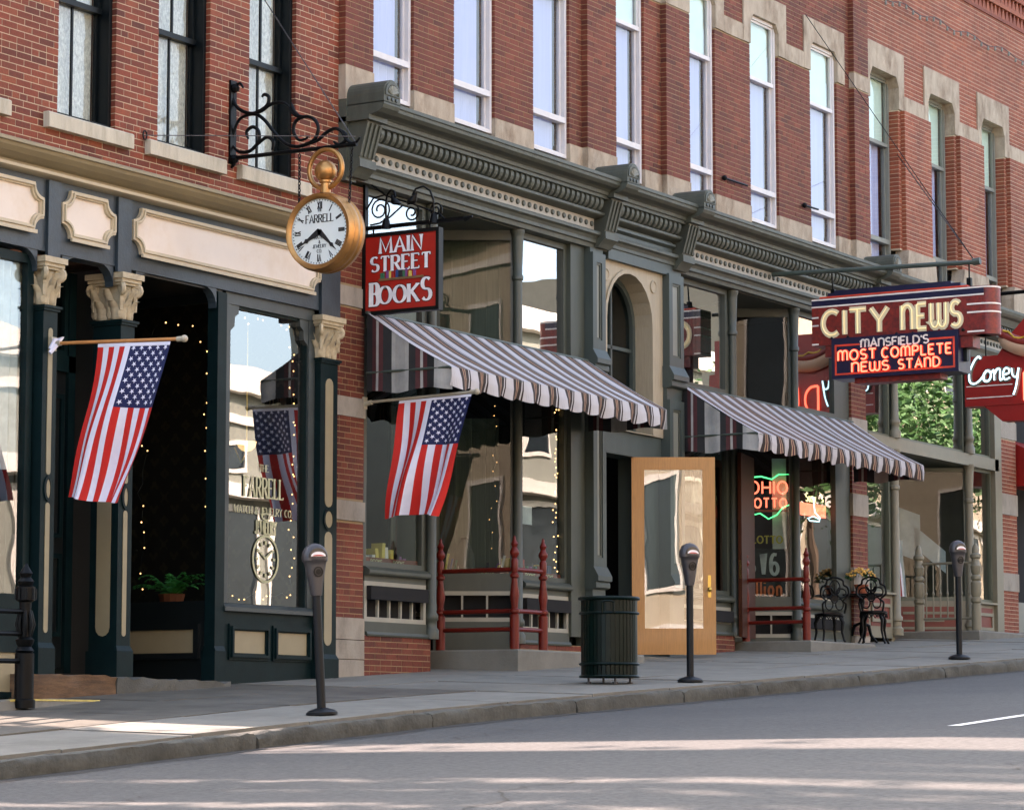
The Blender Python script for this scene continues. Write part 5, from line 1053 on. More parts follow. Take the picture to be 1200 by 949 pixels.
mb.tube(sp_(.2, 6.84, .14, -60, 560), .01, 6); mb.tube(sp_(.62, 6.77, .11, 120, -470), .01, 6); mb.tube(sp_(.93, 6.77, .09, -60, 520), .01, 6); mb.tube([(mu, .02, 6.85), (mu, .12, 6.98), (mu, .28, 7.0)], .01, 6); mb.tube([(mu, .08, 6.68), (mu, .2, 6.69), (mu, .34, 6.75), (mu, .5, 6.86)], .01, 6); mb.build('scrollwork', 'iron', b2, smooth=True)
for k, v_ in enumerate((.30, .92)):
    sg_ = (1, -1)[k]; mb = MB(); mb.tube([(mu-.02, v_, 6.66), (mu-.03, v_, 6.88), (mu-.05, v_+.03*sg_, 6.98), (mu-.08, v_+.1*sg_, 7.03), (mu-.12, v_+.17*sg_, 7.0), (mu-.14, v_+.2*sg_, 6.93)], .012, 6); o = mb.build('gooseneck', 'iron', b2, smooth=True)
    lm = MB().lathe([(.025, .1), (.035, .06), (.075, .0), (.08, -.035), (.07, -.035), (.02, .03)], (0, 0, 0), 'z', 12); lm.xf(lambda a, b, c: (a*.7+mu-.14, b*.7+v_+(.2-c*.5)*sg_, c*.75+6.88)); lm.build('lamp_hood', 'iron', o, smooth=True)
    lm = MB().lathe([(.03, .06), (.04, .03), (.055, -.05), (.01, -.05)], (mu-.02, v_, 6.67), 'z', 12); lm.build('canopy', 'iron', o, smooth=True)

# ---- CITY NEWS neon sign
cu = 10.0
V = lambda x, y: atu(x, y, cu)
vL, zL = V(957, 352); vR, zR = V(1158, 337); zb_ = V(958, 410)[1]; vi0, vi1 = V(982, 412)[0], V(1130, 400)[0]
zt_ = (zL+zR)/2; zm = (V(958, 408)[1]+V(1159, 392)[1])/2; zi1 = (V(982, 400)[1]+V(1130, 387)[1])/2; zi0 = (V(983, 447)[1]+V(1130, 436)[1])/2
t = thing('news_neon_sign', 'wide red sign with big cream letters over navy panel of red neon', 'sign', cu, (vL+vR)/2, zi0)
T = .16
mb = MB(); mb.box(cu-T, cu+T, vL, vR, zm, zt_); mb.box(cu-T*.8, cu+T*.8, vL+.18, vR-.18, zm-.16, zm)
o = mb.build('red_box', 'neon_red_panel', t); MB().lathe([(T, zm), (T, zt_)], (cu, vR, 0), 'z', 20).build('rounded_end', 'neon_red_panel', t, smooth=True)
MB().box(cu-T*.7, cu+T*.7, vL+.22, vR-.35, zt_, zt_+.075).box(cu-T*.5, cu+T*.5, vL+.3, vR-.5, zt_+.075, zt_+.11).build('navy_cap', 'neon_navy', t)
MB().box(cu-T*.72, cu+T*.72, vL+.1, vR-.25, zt_, zt_+.03).build('cap_band', 'neon_orange_line', t)
MB().box(cu-T-.006, cu+T+.006, vL, vR, zt_-.028, zt_-.008).box(cu-T-.006, cu+T+.006, vL, vR, zt_-.125, zt_-.105).build('white_line', 'neon_white', t)
MB().box(cu-T-.005, cu+T+.005, vL, vR, zt_-.105, zt_-.028).build('navy_band', 'neon_navy', t)
for z in (zt_-.25, zt_-.36, zm+.03):
    MB().box(cu-T-.006, cu+T+.006, vR-.24, vR, z, z+.022).build('speed_line', 'neon_white', t); MB().box(cu-T-.006, cu+T+.006, vL, vL+.1, z-.02, z+.0).build('speed_line', 'neon_white', t)
for z in (zt_-.028, zt_-.25, zt_-.36): MB().lathe([(T+.006, z), (T+.006, z+.02)], (cu, vR, 0), 'z', 20).build('speed_line', 'neon_white', t)
ip = MB().box(cu-T-.05, cu+T+.05, vi0, vi1, zi0, zi1).build('navy_panel', 'neon_navy', t)
mb = MB(); xf_ = cu-T-.056
for a, b, c, d in ((vi0+.05, vi0+.075, zi0+.05, zi1-.09), (vi1-.075, vi1-.05, zi0+.05, zi1-.09), (vi0+.075, vi1-.075, zi0+.05, zi0+.075), (vi0+.075, vi0+.42, zi1-.115, zi1-.09), (vi1-.42, vi1-.075, zi1-.115, zi1-.09)): mb.box(xf_, cu-T-.05, a, b, c, d)
mb.build('border_line', 'neon_orange_line', ip)
MB().box(cu-T*.8, cu+T*.8, vi0+.3, vi1-.3, zi0-.07, zi0).build('red_foot', 'neon_red_panel', t)
MB().box(cu-.04, cu+.04, vi1, vi1+.05, zi0+.15, zm).build('edge_post', 'sign_black', t)
def sg(s_, v0, v1, z, hh, m_flat, m_neon, par, front, w=(.2, .2), gap=.2, r=.011):
    wf = ((v1-v0)/hh-gap*(len(s_)-1))/sum(G[c][0] for c in s_)
    for c, m_ in letters(s_, (front, v0, z), EV, EZ, hh, (-1, 0, 0), gap, w, 0, .01, wf): m_.build('letter', m_flat, par)
    if m_neon:
        for c, m_ in neon(s_, (front, v0, z), EV, EZ, hh, (-1, 0, 0), r, gap, wf, .03): m_.build('neon_tube', m_neon, par)
fr_ = cu-T-.002; Lz = zm+.13; Lh = .33
wn = vR-vL
sg('CITY', vL+.17, vL+wn*.45, Lz, Lh, 'neon_cream', 'neon_warm', t, fr_, (.24, .24), .22, .006); sg('nEwS', vL+wn*.535, vR-.33, Lz, Lh, 'neon_cream', 'neon_warm', t, fr_, (.24, .24), .22, .006)
fi = cu-T-.052; wi = vi1-vi0; Hp = zi1-zi0
sg("mAnSFIELD'S", vi0+wi*.24, vi0+wi*.77, zi1-.27*Hp, .19*Hp, 'neon_white', None, ip, fi, (.2, .2), .24)
sg('mOST', vi0+wi*.06, vi0+wi*.36, zi1-.56*Hp, .235*Hp, 'neon_orange_line', 'neon_red', ip, fi, (.3, .3), .32, .011); sg('COmPLETE', vi0+wi*.41, vi0+wi*.95, zi1-.56*Hp, .235*Hp, 'neon_orange_line', 'neon_red', ip, fi, (.3, .3), .32, .011)
sg('nEwS', vi0+wi*.17, vi0+wi*.46, zi1-.86*Hp, .225*Hp, 'neon_orange_line', 'neon_red', ip, fi, (.3, .3), .32, .011); sg('STAnD', vi0+wi*.54, vi0+wi*.86, zi1-.86*Hp, .225*Hp, 'neon_orange_line', 'neon_red', ip, fi, (.3, .3), .32, .011)
mb = MB(); rp_ = random.Random(2)
for k in range(9): vv = vL+.3+k*(wn-.6)/8; mb.lathe([(.022, -.0), (.022, -.02), (.012, -.03)], (cu-T, vv, zm+.07+rp_.uniform(-.03, .02)), 'u', 8)
mb.build('tube_socket', 'sign_black', t)
t = thing('sign_pole', 'green iron pole with hanger chains holding the neon news sign', 'pole', cu, .2, zt_+.5)
p0 = (at(905, 322, .15)[0], .15, at(905, 322, .15)[1]); pe = (cu, *V(1143, 307)); MB().tube([p0, pe], .032, 8).tube([(pe[0], pe[1]-.03, pe[2]), (pe[0], pe[1]+.07, pe[2]+.01)], .05, 8).build('pole', 'pipe_green', t)
mb = MB(); d_ = Vector(pe)-Vector(p0)
for f in (.30, .97):
    c = Vector(p0)+d_*f; MB().tube([tuple(c), (cu, c.y, zt_+.05)], .012, 6).box(cu-.03, cu+.03, c.y-.03, c.y+.03, zt_-.02, zt_+.14).build('hanger', 'iron', t)
MB().tube([pe, (at(1050, 180)[0]+.0, .02, at(1054, 183)[1])], .008, 5).tube([pe, (at(942, 18)[0], .03, at(942, 18)[1])], .006, 5).build('guy_cable', 'iron', t)
for k, (a, b) in enumerate((((846, 209), (872, 218)), ((940, 241), (955, 246)), ((1060, 280), (1085, 291)))):
    q0, q1 = at(*a), at(*b); tie = thing('tie_rod', ['leftmost rusty iron tie rod end on the upper brick', 'middle iron tie rod end beside a white window', 'rightmost iron tie rod end above the neon pole'][k], 'tie rod', q0[0], .03, q0[1]); MB().tube([(q0[0], .04, q0[1]), (q1[0], .05, q1[1])], .016, 6).ball((q0[0], .04, q0[1]), .04, 8).build('rod', 'iron', tie)

# ---- Coney neon sign, mostly outside the picture
nu = 15.7; V2 = lambda x, y: atu(x, y, nu)
t = thing('diner_neon_sign', 'dark red neon sign with white script and a hot dog, right edge', 'sign', nu, 1.8, 6.2)
a0v, z_b = V2(1135, 478); z_t = V2(1135, 420)[1]; vE = 3.6
MB().box(nu-.14, nu+.14, a0v, vE, z_b, z_t).prism([(nu-.14, a0v+.55, z_t), (nu-.14, vE-.1, z_t), (nu-.14, vE-.1, z_t+.55), (nu-.14, a0v+1.0, z_t+.55), (nu-.14, a0v+.75, z_t+.3)], (.28, 0, 0)).prism([(nu-.12, a0v+.3, z_b), (nu-.12, vE-.3, z_b), (nu-.12, vE-.6, z_b-.25), (nu-.12, a0v+.6, z_b-.25)], (.24, 0, 0)).build('panel', 'coney_red', t)
fx2 = nu-.142
mb = MB()
for z in (z_b+.12, z_b+.30): mb.box(fx2-.006, fx2, a0v+.03, a0v+.78, z, z+.016)
mb.build('white_line', 'neon_white', t)
scr = [[(.42, .95), (.34, 1.02), (.2, .85), (.05, .45), (.06, .12), (.2, .03), (.36, .12), (.5, .3)], [(.62, .5), (.52, .35), (.52, .15), (.62, .1), (.72, .2), (.74, .4), (.64, .5), (.75, .42), (.85, .5)],
       [(.86, .5), (.86, .12)], [(.86, .35), (.95, .52), (1.04, .48), (1.04, .14), (1.12, .16)], [(1.14, .3), (1.32, .36), (1.32, .5), (1.2, .52), (1.14, .3), (1.2, .12), (1.35, .18)], [(1.42, .52), (1.46, .25), (1.58, .22), (1.64, .52), (1.56, -.1), (1.46, -.45)]]
x0, zz0 = V2(1138, 473)[0], V2(1138, 473)[1]+.30; hh = .42; o_ = MB(); o2 = MB()
for pl in scr:
    pt = [Vector((fx2-.03, a0v+.07+a*hh*1.2, z_b+.33+b*hh)) for a, b in pl]; sm_ = []
    for i in range(len(pt)-1):
        a, b, c, d = pt[max(0, i-1)], pt[i], pt[i+1], pt[min(len(pt)-1, i+2)]
        for j in range(6): s_ = j/6; sm_.append(tuple(.5*((2*b)+(c-a)*s_+(2*a-5*b+4*c-d)*s_*s_+(3*b-a-3*c+d)*s_**3)))
    sm_.append(tuple(pt[-1])); o_.tube(sm_, .017, 6); o2.tube([(p_[0]+.025, p_[1], p_[2]) for p_ in sm_], .038, 6)
o_.build('script_neon', 'neon_blue', t, smooth=True); o2.build('script_backing', 'win_grey', t, smooth=True)
for c, m_ in neon('DINER', (fx2, a0v+.98, z_b+.05), EV, EZ, .42, (-1, 0, 0), .02, .3, .8, .03): m_.build('neon_tube', 'neon_red', t)
mb = MB(); hd = [(fx2-.05, a0v+.62+.9*i/10, z_t+.26-.28*math.sin(math.pi*i/10)*.5-.12*i/10) for i in range(11)]
mb.tube(hd, [.06]+[.13]*9+[.06], 10); mb.build('bun', 'bun', t, smooth=True); MB().tube([(a-.07, b-.03, c+.1) for a, b, c in hd], [.05]+[.075]*9+[.05], 10).build('sausage', 'sausage', t, smooth=True)
MB().tube([(a-.13, b, c+.14+.03*math.sin(i*2.)) for i, (a, b, c) in enumerate(hd[1:-1])], .016, 6).build('mustard', 'mustard', t)
MB().tube([(nu, .3, z_t+.95), (nu, vE, z_t+1.0)], .03, 8).tube([(nu, a0v+.3, z_t), (nu, a0v+.3, z_t+.95)], .012, 6).tube([(nu, 2.6, z_t+.4), (nu, 2.6, z_t+.98)], .012, 6).build('hanger', 'iron', t)

# ================================================================ flags
def flag(label, u0, v0, z0, vt, zt, h0, h1, fly, drift, seed, outside=True):
    t = thing('national_flag', label, 'flag', u0, v0, z0, 'flags on angled poles')
    MB().tube([(u0, v0, z0), (u0, vt, zt)], .016, 8).build('pole', 'pole_grey' if seed == 2 else 'pole_wood', t, smooth=True)
    MB().ball((u0, vt+.03, zt), .035, 10).tube([(u0, vt-.05, zt), (u0, vt+.01, zt)], .025, 8).build('finial', 'pole_grey', t, smooth=True)
    MB().box(u0-.035, u0+.035, v0-.06, v0+.02, z0-.07, z0+.06).tube([(u0, v0-.02, z0-.02), (u0, v0+.1, z0+.0)], .028, 8).build('socket', 'pole_grey', t)
    NX, NY = 52, 44; rr = random.Random(seed); ph = rr.uniform(0, 6)
    def pos(a, b, off=0.):           # a along hoist (0 wall .. 1 tip), b down the fly
        v = h0+(h1-h0)*a; zh = z0+(zt-z0)*((v-v0)/(vt-v0))-.02
        kf = (1., 1.5)[seed-1]; w1 = math.sin(a*(8.5, 11.)[seed-1]+ph+b*1.6)*.075*kf*b**.7+math.sin(a*23+ph*2-b*3)*.02*b+(.04*math.sin(b*7+a*3+ph)*b)
        vv = v+drift[0]*b**1.1-(.12*(a-.35))*b+.02*math.sin(b*5+ph)*b; uu = u0+w1+drift[1]*b; zz_ = zh-fly*(b-.018*b*math.sin(a*5+ph)-.01*b*b*math.cos(a*9))
        return (uu-off, vv, zz_)
    mb = MB(); vs = [pos(i/NX, j/NY) for i in range(NX+1) for j in range(NY+1)]; fs = []; ms = []
    for i in range(NX):
        for j in range(NY):
            fs.append((i*(NY+1)+j, (i+1)*(NY+1)+j, (i+1)*(NY+1)+j+1, i*(NY+1)+j+1)); st = i//4      # 13 stripes
            a, b = (i+.5)/NX, (j+.5)/NY
            ms.append(2 if (a > 6/13 and b < .41) else (0 if st % 2 == 0 else 1))
    mb.v = vs; mb.f = fs; mb.m = ms; mb.build('cloth', ['flag_red', 'flag_white', 'flag_blue'], t, smooth=True, recalc=False)
    s_ = MB(); cw_, ch_ = 7/13, .41
    for r_ in range(9):                # nine rows across the hoist, stars alternate six and five along the fly
        n = 6 if r_ % 2 == 0 else 5
        for k in range(n):
            a = 6/13+cw_*(r_+1)/10; b = ch_*((2*k+1 if n == 6 else 2*k+2))/12
            pts = []
            for q in range(10):
                rad = .027 if q % 2 == 0 else .0105; an = R(36*q+90); pts.append((a+rad*math.cos(an)/(h1-h0), b+rad*math.sin(an)/fly))
            P1 = [pos(x, y, .004) for x, y in pts]; c_ = pos(a, b, .004); s_.add([c_]+P1, [(0, i+1, (i+1) % 10+1) for i in range(10)])
    s_.build('stars', 'flag_white', t, recalc=False)
    MB().add([pos(i/10, 0, .002) for i in range(11)]+[pos(i/10, .022, .002) for i in range(11)], [(i, i+1, 12+i, 11+i) for i in range(10)]).build('header', 'flag_white', t, recalc=False)
    return t
fz0 = atu(45, 404, -5.35); fz1 = atu(213, 397, -5.35); hh0 = atu(115, 403, -5.35)[0]; hh1 = atu(200, 400, -5.35)[0]
t = flag('American flag hanging from a pole before the jewellery shop door', -5.35, .1, fz0[1], fz1[0], fz1[1], hh0, hh1, 1.44, (-.40, -.02), 1)
MB().tube([(-5.4, .12, fz0[1]-.06), (-5.36, .14, fz0[1]+.03), (-5.33, .2, fz0[1]+.05), (-5.36, .16, fz0[1]-.02), (-5.42, .13, fz0[1]-.1)], .022, 6).build('tied_cloth', 'flag_white', t, smooth=True)
f0 = atu(425, 472, .03); f1 = atu(556, 459, .03)
flag('American flag hanging under the edge of the bookshop awning', .03, .0, f0[1], f1[0], f1[1], atu(468, 470, .03)[0], atu(553, 458, .03)[0], 1.27, (-.27, -.02), 2)
# ================================================================ street furniture
# ---- parking meters (built once, copied)
def meter(label, u, v, lean, hgt):
    t = thing('parking_meter', label, 'parking meter', 0, 0, 0, 'parking meters along the kerb'); H = 1.02
    MB().lathe([(.135, 0), (.135, .02), (.11, .04), (.06, .055), (.045, .06)], (0, 0, 0), 'z', 18).build('base_plate', 'meter_pole', t, smooth=True)
    MB().lathe([(.038, .05), (.038, H)], (0, 0, 0), 'z', 14).build('post', 'meter_pole', t, smooth=True)
    # head: flattened tapering body with a domed top, facing the kerb and the camera
    rows = [(H-.01, .045, .045), (H+.06, .055, .05), (H+.16, .075, .055), (H+.24, .092, .06), (H+.275, .10, .062), (H+.285, .112, .07), (H+.32, .116, .07), (H+.36, .108, .065), (H+.40, .085, .055), (H+.425, .05, .035), (H+.435, .01, .01)]
    mb = MB(); n = 20
    mb.add([(a*math.copysign(abs(math.cos(q))**.75, math.cos(q)), b*math.copysign(abs(math.sin(q))**.75, math.sin(q)), z) for z, a, b in rows for q in [2*math.pi*i/n for i in range(n)]], [(r_*n+i, r_*n+(i+1) % n, (r_+1)*n+(i+1) % n, (r_+1)*n+i) for r_ in range(len(rows)-1) for i in range(n)]+[tuple(range(n))])
    hd = mb.build('head', 'meter_grey', t, smooth=True)
    for sg in (-1, 1):
        f = lambda pts, d0, d1: [(a, b) for a, b in pts]
        MB().face([(.085*math.cos(R(a)), H+.315+.075*math.sin(R(a))) for a in range(0, 181, 15)], sg*.055, sg*.0715).build('dial_window', 'opp_glass', hd)
        MB().face([(.07*math.cos(R(a)), H+.32+.04*math.sin(R(a))) for a in range(0, 181, 20)], sg*.0715, sg*.073).build('dial_card', 'print_white', hd)
        MB().face([(.055*math.cos(R(a)), H+.322+.012*math.sin(R(a))) for a in range(0, 181, 20)], sg*.073, sg*.074).build('dial_band', 'sign_red', hd)
        MB().ring([(.045*math.cos(R(a)), H+.19+.045*math.sin(R(a))) for a in range(0, 360, 20)], [(.034*math.cos(R(a)), H+.19+.034*math.sin(R(a))) for a in range(0, 360, 20)], sg*.05, sg*.062).face([(.024*math.cos(R(a)), H+.19+.024*math.sin(R(a))) for a in range(0, 360, 30)], sg*.05, sg*.06).build('coin_plate', 'sign_black', hd)
    t.location = (u, -v, zs(u, v)); t.rotation_euler = (R(lean[1]), R(lean[0]), R(-31-90+92)); t.scale = (hgt, hgt, hgt)
    return t
m1 = meter('leaning parking meter nearest the jewellery shop window', -6.22, 3.8, (0, 0), .985)
for (u, v, lab, hg) in ((.47, 3.77, 'parking meter in front of the open oak door', .985), (7.93, 3.66, 'parking meter in front of the grey stoop railing', 1.02)):
    c = copy_tree(m1); c.location = (u, -v, zs(u, v)); c['label'] = lab; c.scale = (hg,)*3
m1.rotation_euler = (Matrix.Rotation(R(-3.0), 4, Vector((C, S, 0)).normalized()) @ m1.rotation_euler.to_matrix().to_4x4()).to_euler()

# ---- litter bin of upright green slats
u, v = -.22, 3.2; z = zs(u, v)
t = thing('litter_bin', 'dark green slatted steel litter bin on the pavement', 'litter bin', u, v, z)
Rb = .29; zb, zt = z+.05, z+.86
MB().lathe([(Rb-.007, zb+.14), (Rb-.007, zt-.02), (Rb-.05, zt-.02), (Rb-.05, zb+.14)], (u, v, 0), 'z', 40).build('drum', 'can_green', t, smooth=True)
for k in range(40):
    a = 2*math.pi*k/40; c, s_ = math.cos(a), math.sin(a); w_ = .018; r0, r1 = Rb-.012, Rb-.002
    q = [(u+c*r0-s_*w_, v+s_*r0+c*w_), (u+c*r0+s_*w_, v+s_*r0-c*w_), (u+c*r1+s_*w_, v+s_*r1-c*w_), (u+c*r1-s_*w_, v+s_*r1+c*w_)]
    MB().prism([(x, y, zb+.02) for x, y in q], (0, 0, zt-zb-.03)).build('slat', 'can_green', t)
for zz, nm in ((zb+.02, 'hoop'), (zb+.145, 'hoop'), (zt-.15, 'hoop'), (zt, 'rim')):
    MB().tube([(u+(Rb+.008)*math.cos(R(a)), v+(Rb+.008)*math.sin(R(a)), zz) for a in range(0, 361, 10)], .014 if nm == 'hoop' else .02, 8, cap=False).build(nm, 'can_green', t, smooth=True)
for a in range(45, 360, 90): MB().lathe([(.03, z-.005), (.03, z+.012), (.012, z+.015), (.012, zb+.03)], (u+.22*math.cos(R(a)), v+.22*math.sin(R(a)), 0), 'z', 8).build('foot', 'meter_grey', t)
av = Vector((CU-u, CV-v)).normalized(); pv = Vector((-av.y, av.x)); hp = lambda s_, zz, d=.02: (u+av.x*(Rb+d)+pv.x*s_, v+av.y*(Rb+d)+pv.y*s_, zz)
MB().tube([hp(.07, zt-.15), hp(.07, zt-.05), hp(.05, zt-.03), hp(-.02, zt-.03), hp(-.05, zt-.05), hp(-.05, zt-.15)], .009, 6).build('handle', 'can_green', t)

# ---- concrete stoops
def stoop(label, u0, u1, v1, zt, v0=-.45):
    t = thing('concrete_stoop', label, 'stoop', u0, v1, zs(u0, v1)); mb = MB(); cr = [(u0, v0), (u1, v0), (u1, v1), (u0, v1)]
    mb.add([(a, b, zs(a, b)-.1) for a, b in cr]+[(a, b, zt-.02) for a, b in cr]+[(a+(.015 if a == u0 else 0), b-(.015 if b == v1 else 0), zt) for a, b in cr], [(0, 1, 2, 3), (0, 1, 5, 4), (1, 2, 6, 5), (2, 3, 7, 6), (3, 0, 4, 7), (4, 5, 9, 8), (5, 6, 10, 9), (6, 7, 11, 10), (7, 4, 8, 11), (8, 9, 10, 11)]); mb.build('slab', 'concrete', t); return t
zt1 = at(607, 760, .83)[1]; zt2 = at(952, 750, 1.0)[1]; zt3 = at(1148, 738, .96)[1]
stoop('concrete stoop before the bookshop, inside the red railing', 1.92, 4.9, .83, zt1); stoop('low concrete stoop before the news stand', 9.2, 11.3, 1.02, zt2); stoop('concrete stoop under the grey railing at the far right', 15.27, 18.6, .96, zt3)
# ---- turned red railings
def turned(mb, u, v, z, hgt, r=.055, n=14):
    p = [(r, 0), (r, .30), (r*.7, .31), (r*1.05, .325), (r*1.05, .345), (r*.7, .36), (r*.75, .40), (r*1.0, .47), (r*.62, .60), (r*.6, .62), (r*.95, .635), (r*.95, .655), (r*.6, .67), (r*.75, .70), (r*.75, .78), (r*.5, .80), (r*.95, .835), (r*1.0, .855), (r*.6, .885), (r*.5, .895), (r*.75, .925), (r*.45, .95), (r*.3, .965), (r*.35, .98), (r*.06, 1.0)]
    mb.lathe([(a, z+b*hgt) for a, b in p], (u, v, 0), 'z', n)
def railing(label, posts, z, hgt, rails, m='red_paint', r=.055):
    t = thing('railing', label, 'railing', *posts[0], z)
    for p in posts: mb = MB(); turned(mb, *p, z, hgt, r); mb.build('post', m, t, smooth=True)
    for p, q in zip(posts, posts[1:]):
        for f in rails: MB().tube([(p[0], p[1], z+f*hgt), (q[0], q[1], z+f*hgt)], .026, 8).build('rail', m, t, smooth=True)
    return t
def on(x, y, z):  # point of a horizontal plane under a pixel
    r_ = ray(x, y); k = (z-ZC)/r_[2]; return (CU+r_[0]*k, CV+r_[1]*k)
P1, P2, P3 = (1.98, -.2), (2.0, .74), (2.62, .76)
q = [on(520, 762, zt1), on(601, 760, zt1), on(633, 761, zt1)]
hg = (at(601, 627, .74)[1]-zt1)
railing('dark red turned wood railing on the bookshop stoop', [(1.98, max(-.4, q[0][1])), (1.98, .75), (2.6, .76)], zt1, hg, (.7, .335, .175))
railing('dark red turned wood railing on the news stand stoop', [(9.28, .02), (9.27, .93)], zt2, at(946, 641, .95)[1]-zt2, (.66, .35, .2))
# ---- grey baluster railing
t = thing('baluster_railing', 'grey green railing with turned posts on the far right stoop', 'railing', 15.35, .9, zt3)
ps = [(15.36, .0), (15.36, .9), ]
a_, b_ = (15.36, -.05), (15.36, .88)
for p in (a_, b_):
    mb = MB(); H_ = at(1148, 637, .9)[1]-zt3; mb.lathe([(r_, zt3+zz*H_) for r_, zz in ((.075, 0), (.075, .3), (.06, .31), (.085, .33), (.085, .37), (.06, .38), (.08, .42), (.08, .55), (.055, .57), (.08, .59), (.08, .62), (.05, .64), (.07, .67), (.08, .74), (.06, .76), (.06, .82), (.085, .84), (.085, .87), (.055, .89), (.05, .95), (.02, 1.))], (p[0], p[1], 0), 'z', 14); mb.build('post', 'c_olive', t, smooth=True)
for f in (.14, .78): MB().tube([(*a_, zt3+f*H_), (*b_, zt3+f*H_)], .02, 6).build('rail', 'c_olive', t)
for k in range(1, 8):
    v_ = a_[1]+(b_[1]-a_[1])*k/8; MB().lathe([(.012, zt3+.14*H_), (.012, zt3+.4*H_), (.022, zt3+.43*H_), (.012, zt3+.46*H_), (.012, zt3+.78*H_)], (15.36, v_, 0), 'z', 8).build('baluster', 'c_olive', t)
# ---- sandstone and grey steps before the jewellery shop
def rough_block(name, label, cat, u0, u1, v0, v1, z0, z1, m, seed, slope=0.):
    t = thing(name, label, cat, (u0+u1)/2, v1, z0); r_ = random.Random(seed); nu = max(6, int((u1-u0)/.08)); nz = 5; mb = MB()
    g_ = [(u0+(u1-u0)*i/nu, v1+r_.gauss(0, .010), z0+(z1-z0+slope*(i/nu))*j/nz+(r_.gauss(0, .008) if 0 < j else 0)) for i in range(nu+1) for j in range(nz+1)]
    mb.add(g_, [(i*(nz+1)+j, (i+1)*(nz+1)+j, (i+1)*(nz+1)+j+1, i*(nz+1)+j+1) for i in range(nu) for j in range(nz)])
    top = [g_[i*(nz+1)+nz] for i in range(nu+1)]; mb.add(top+[(a, v0, c) for a, b, c in top], [(i, i+1, nu+2+i, nu+1+i) for i in range(nu)])
    for i in (0, nu): e = [g_[i*(nz+1)+j] for j in range(nz+1)]; mb.add(e+[(a, v0, c) for a, b, c in e], [(j, j+1, nz+2+j, nz+1+j) for j in range(nz)])
    mb.build('block', m, t, smooth=True); return t
sa, sb = at(38, 820, .3)[0], at(136, 818, .3)[0]; sc_ = at(270, 803, .3)[0]
zt_s = at(100, 791, .3)[1]
rough_block('stone_step', 'brown layered sandstone step below the jewellery shop street door', 'step', sa, sb, -.7, .3, zs(sa, .3)-.1, zt_s, 'sandstone', 5)
rough_block('stone_step', 'worn grey stone step at the jewellery shop entry', 'step', sb+.01, sc_, -1.9, .3, zs(sb, .3)-.1, zt_s-.01, 'grey_stone', 6, -.02)
# raised strip of old pavement with yellow edge
t = thing('pavement_ledge', 'low concrete ledge with yellow painted edge at far left', 'ledge', -7, 1.1, 1.2)
e0, e1 = at(-60, 834, 1.1)[0], at(140, 829, 1.1)[0]; n = 24; mb = MB(); q = [(e0+(e1-e0)*i/n) for i in range(n+1)]; hh_ = lambda i: .085*(1-max(0, (i/n-.45)/.55))+.002; ve = lambda i: 1.12-.25*(i/n)
mb.add([(a, -.1, zs(a, .0)+.01) for a in q]+[(a, ve(i), zs(a, ve(i))+hh_(i)) for i, a in enumerate(q)]+[(a, ve(i)+.02, zs(a, ve(i))-.03) for i, a in enumerate(q)], [(i, i+1, n+2+i, n+1+i) for i in range(n)]+[(n+1+i, n+2+i, 2*n+3+i, 2*n+2+i) for i in range(n)])
mb.build('slab', 'concrete', t); k0 = 9; MB().add([(q[i], ve(i)-.05, zs(q[i], ve(i))+hh_(i)+.004+.0*i) for i in range(k0, n+1)]+[(q[i], ve(i)+.004, zs(q[i], ve(i))+hh_(i)+.004) for i in range(k0, n+1)]+[(q[i], ve(i)+.009, zs(q[i], ve(i))+hh_(i)-.012) for i in range(k0, n+1)], [(i, i+1, n-k0+2+i, n-k0+1+i) for i in range(n-k0)]+[(n-k0+1+i, n-k0+2+i, 2*(n-k0)+3+i, 2*(n-k0)+2+i) for i in range(n-k0)]).build('yellow_edge', 'yellow_paint', t)
# ---- iron newel and rails at the left edge
nu_, nv_ = -6.77, 1.04; nz_ = zs(nu_, nv_)+.06
t = thing('iron_railing', 'black cast iron newel post and pipe rails at far left edge', 'railing', nu_, nv_, nz_)
mb = MB(); s_ = (at(27, 660, nv_)[1]-nz_)
mb.lathe([(.10, nz_-.05), (.10, nz_+.02), (.085, nz_+.03), (.085, nz_+.22*s_*1.6), (.07, nz_+.36*s_), (.085, nz_+.37*s_), (.06, nz_+.40*s_), (.075, nz_+.42*s_), (.085, nz_+.45*s_), (.055, nz_+.47*s_), (.05, nz_+.62*s_), (.055, nz_+.72*s_), (.085, nz_+.735*s_), (.085, nz_+.83*s_), (.06, nz_+.84*s_), (.075, nz_+.87*s_), (.045, nz_+.9*s_), (.06, nz_+.93*s_), (.03, nz_+.97*s_), (.008, nz_+s_)], (nu_, nv_, 0), 'z', 12)
for k in range(8):
    a = 2*math.pi*k/8; mb.tube([(nu_+.05*math.cos(a), nv_+.05*math.sin(a), nz_+.47*s_), (nu_+.075*math.cos(a), nv_+.075*math.sin(a), nz_+.56*s_), (nu_+.052*math.cos(a), nv_+.052*math.sin(a), nz_+.66*s_)], [.012, .018, .01], 5); mb.tube([(nu_+.085*math.cos(a), nv_+.085*math.sin(a), nz_+.74*s_), (nu_+.085*math.cos(a), nv_+.085*math.sin(a), nz_+.82*s_)], .013, 5)
mb.build('newel', 'iron', t, smooth=True)
for y in (716, 742, 774):
    z_ = at(20, y, nv_)[1]; MB().tube([(nu_, nv_, z_), (nu_-1.6, nv_+.0, z_-.02)], .022, 8).build('rail', 'iron', t, smooth=True)

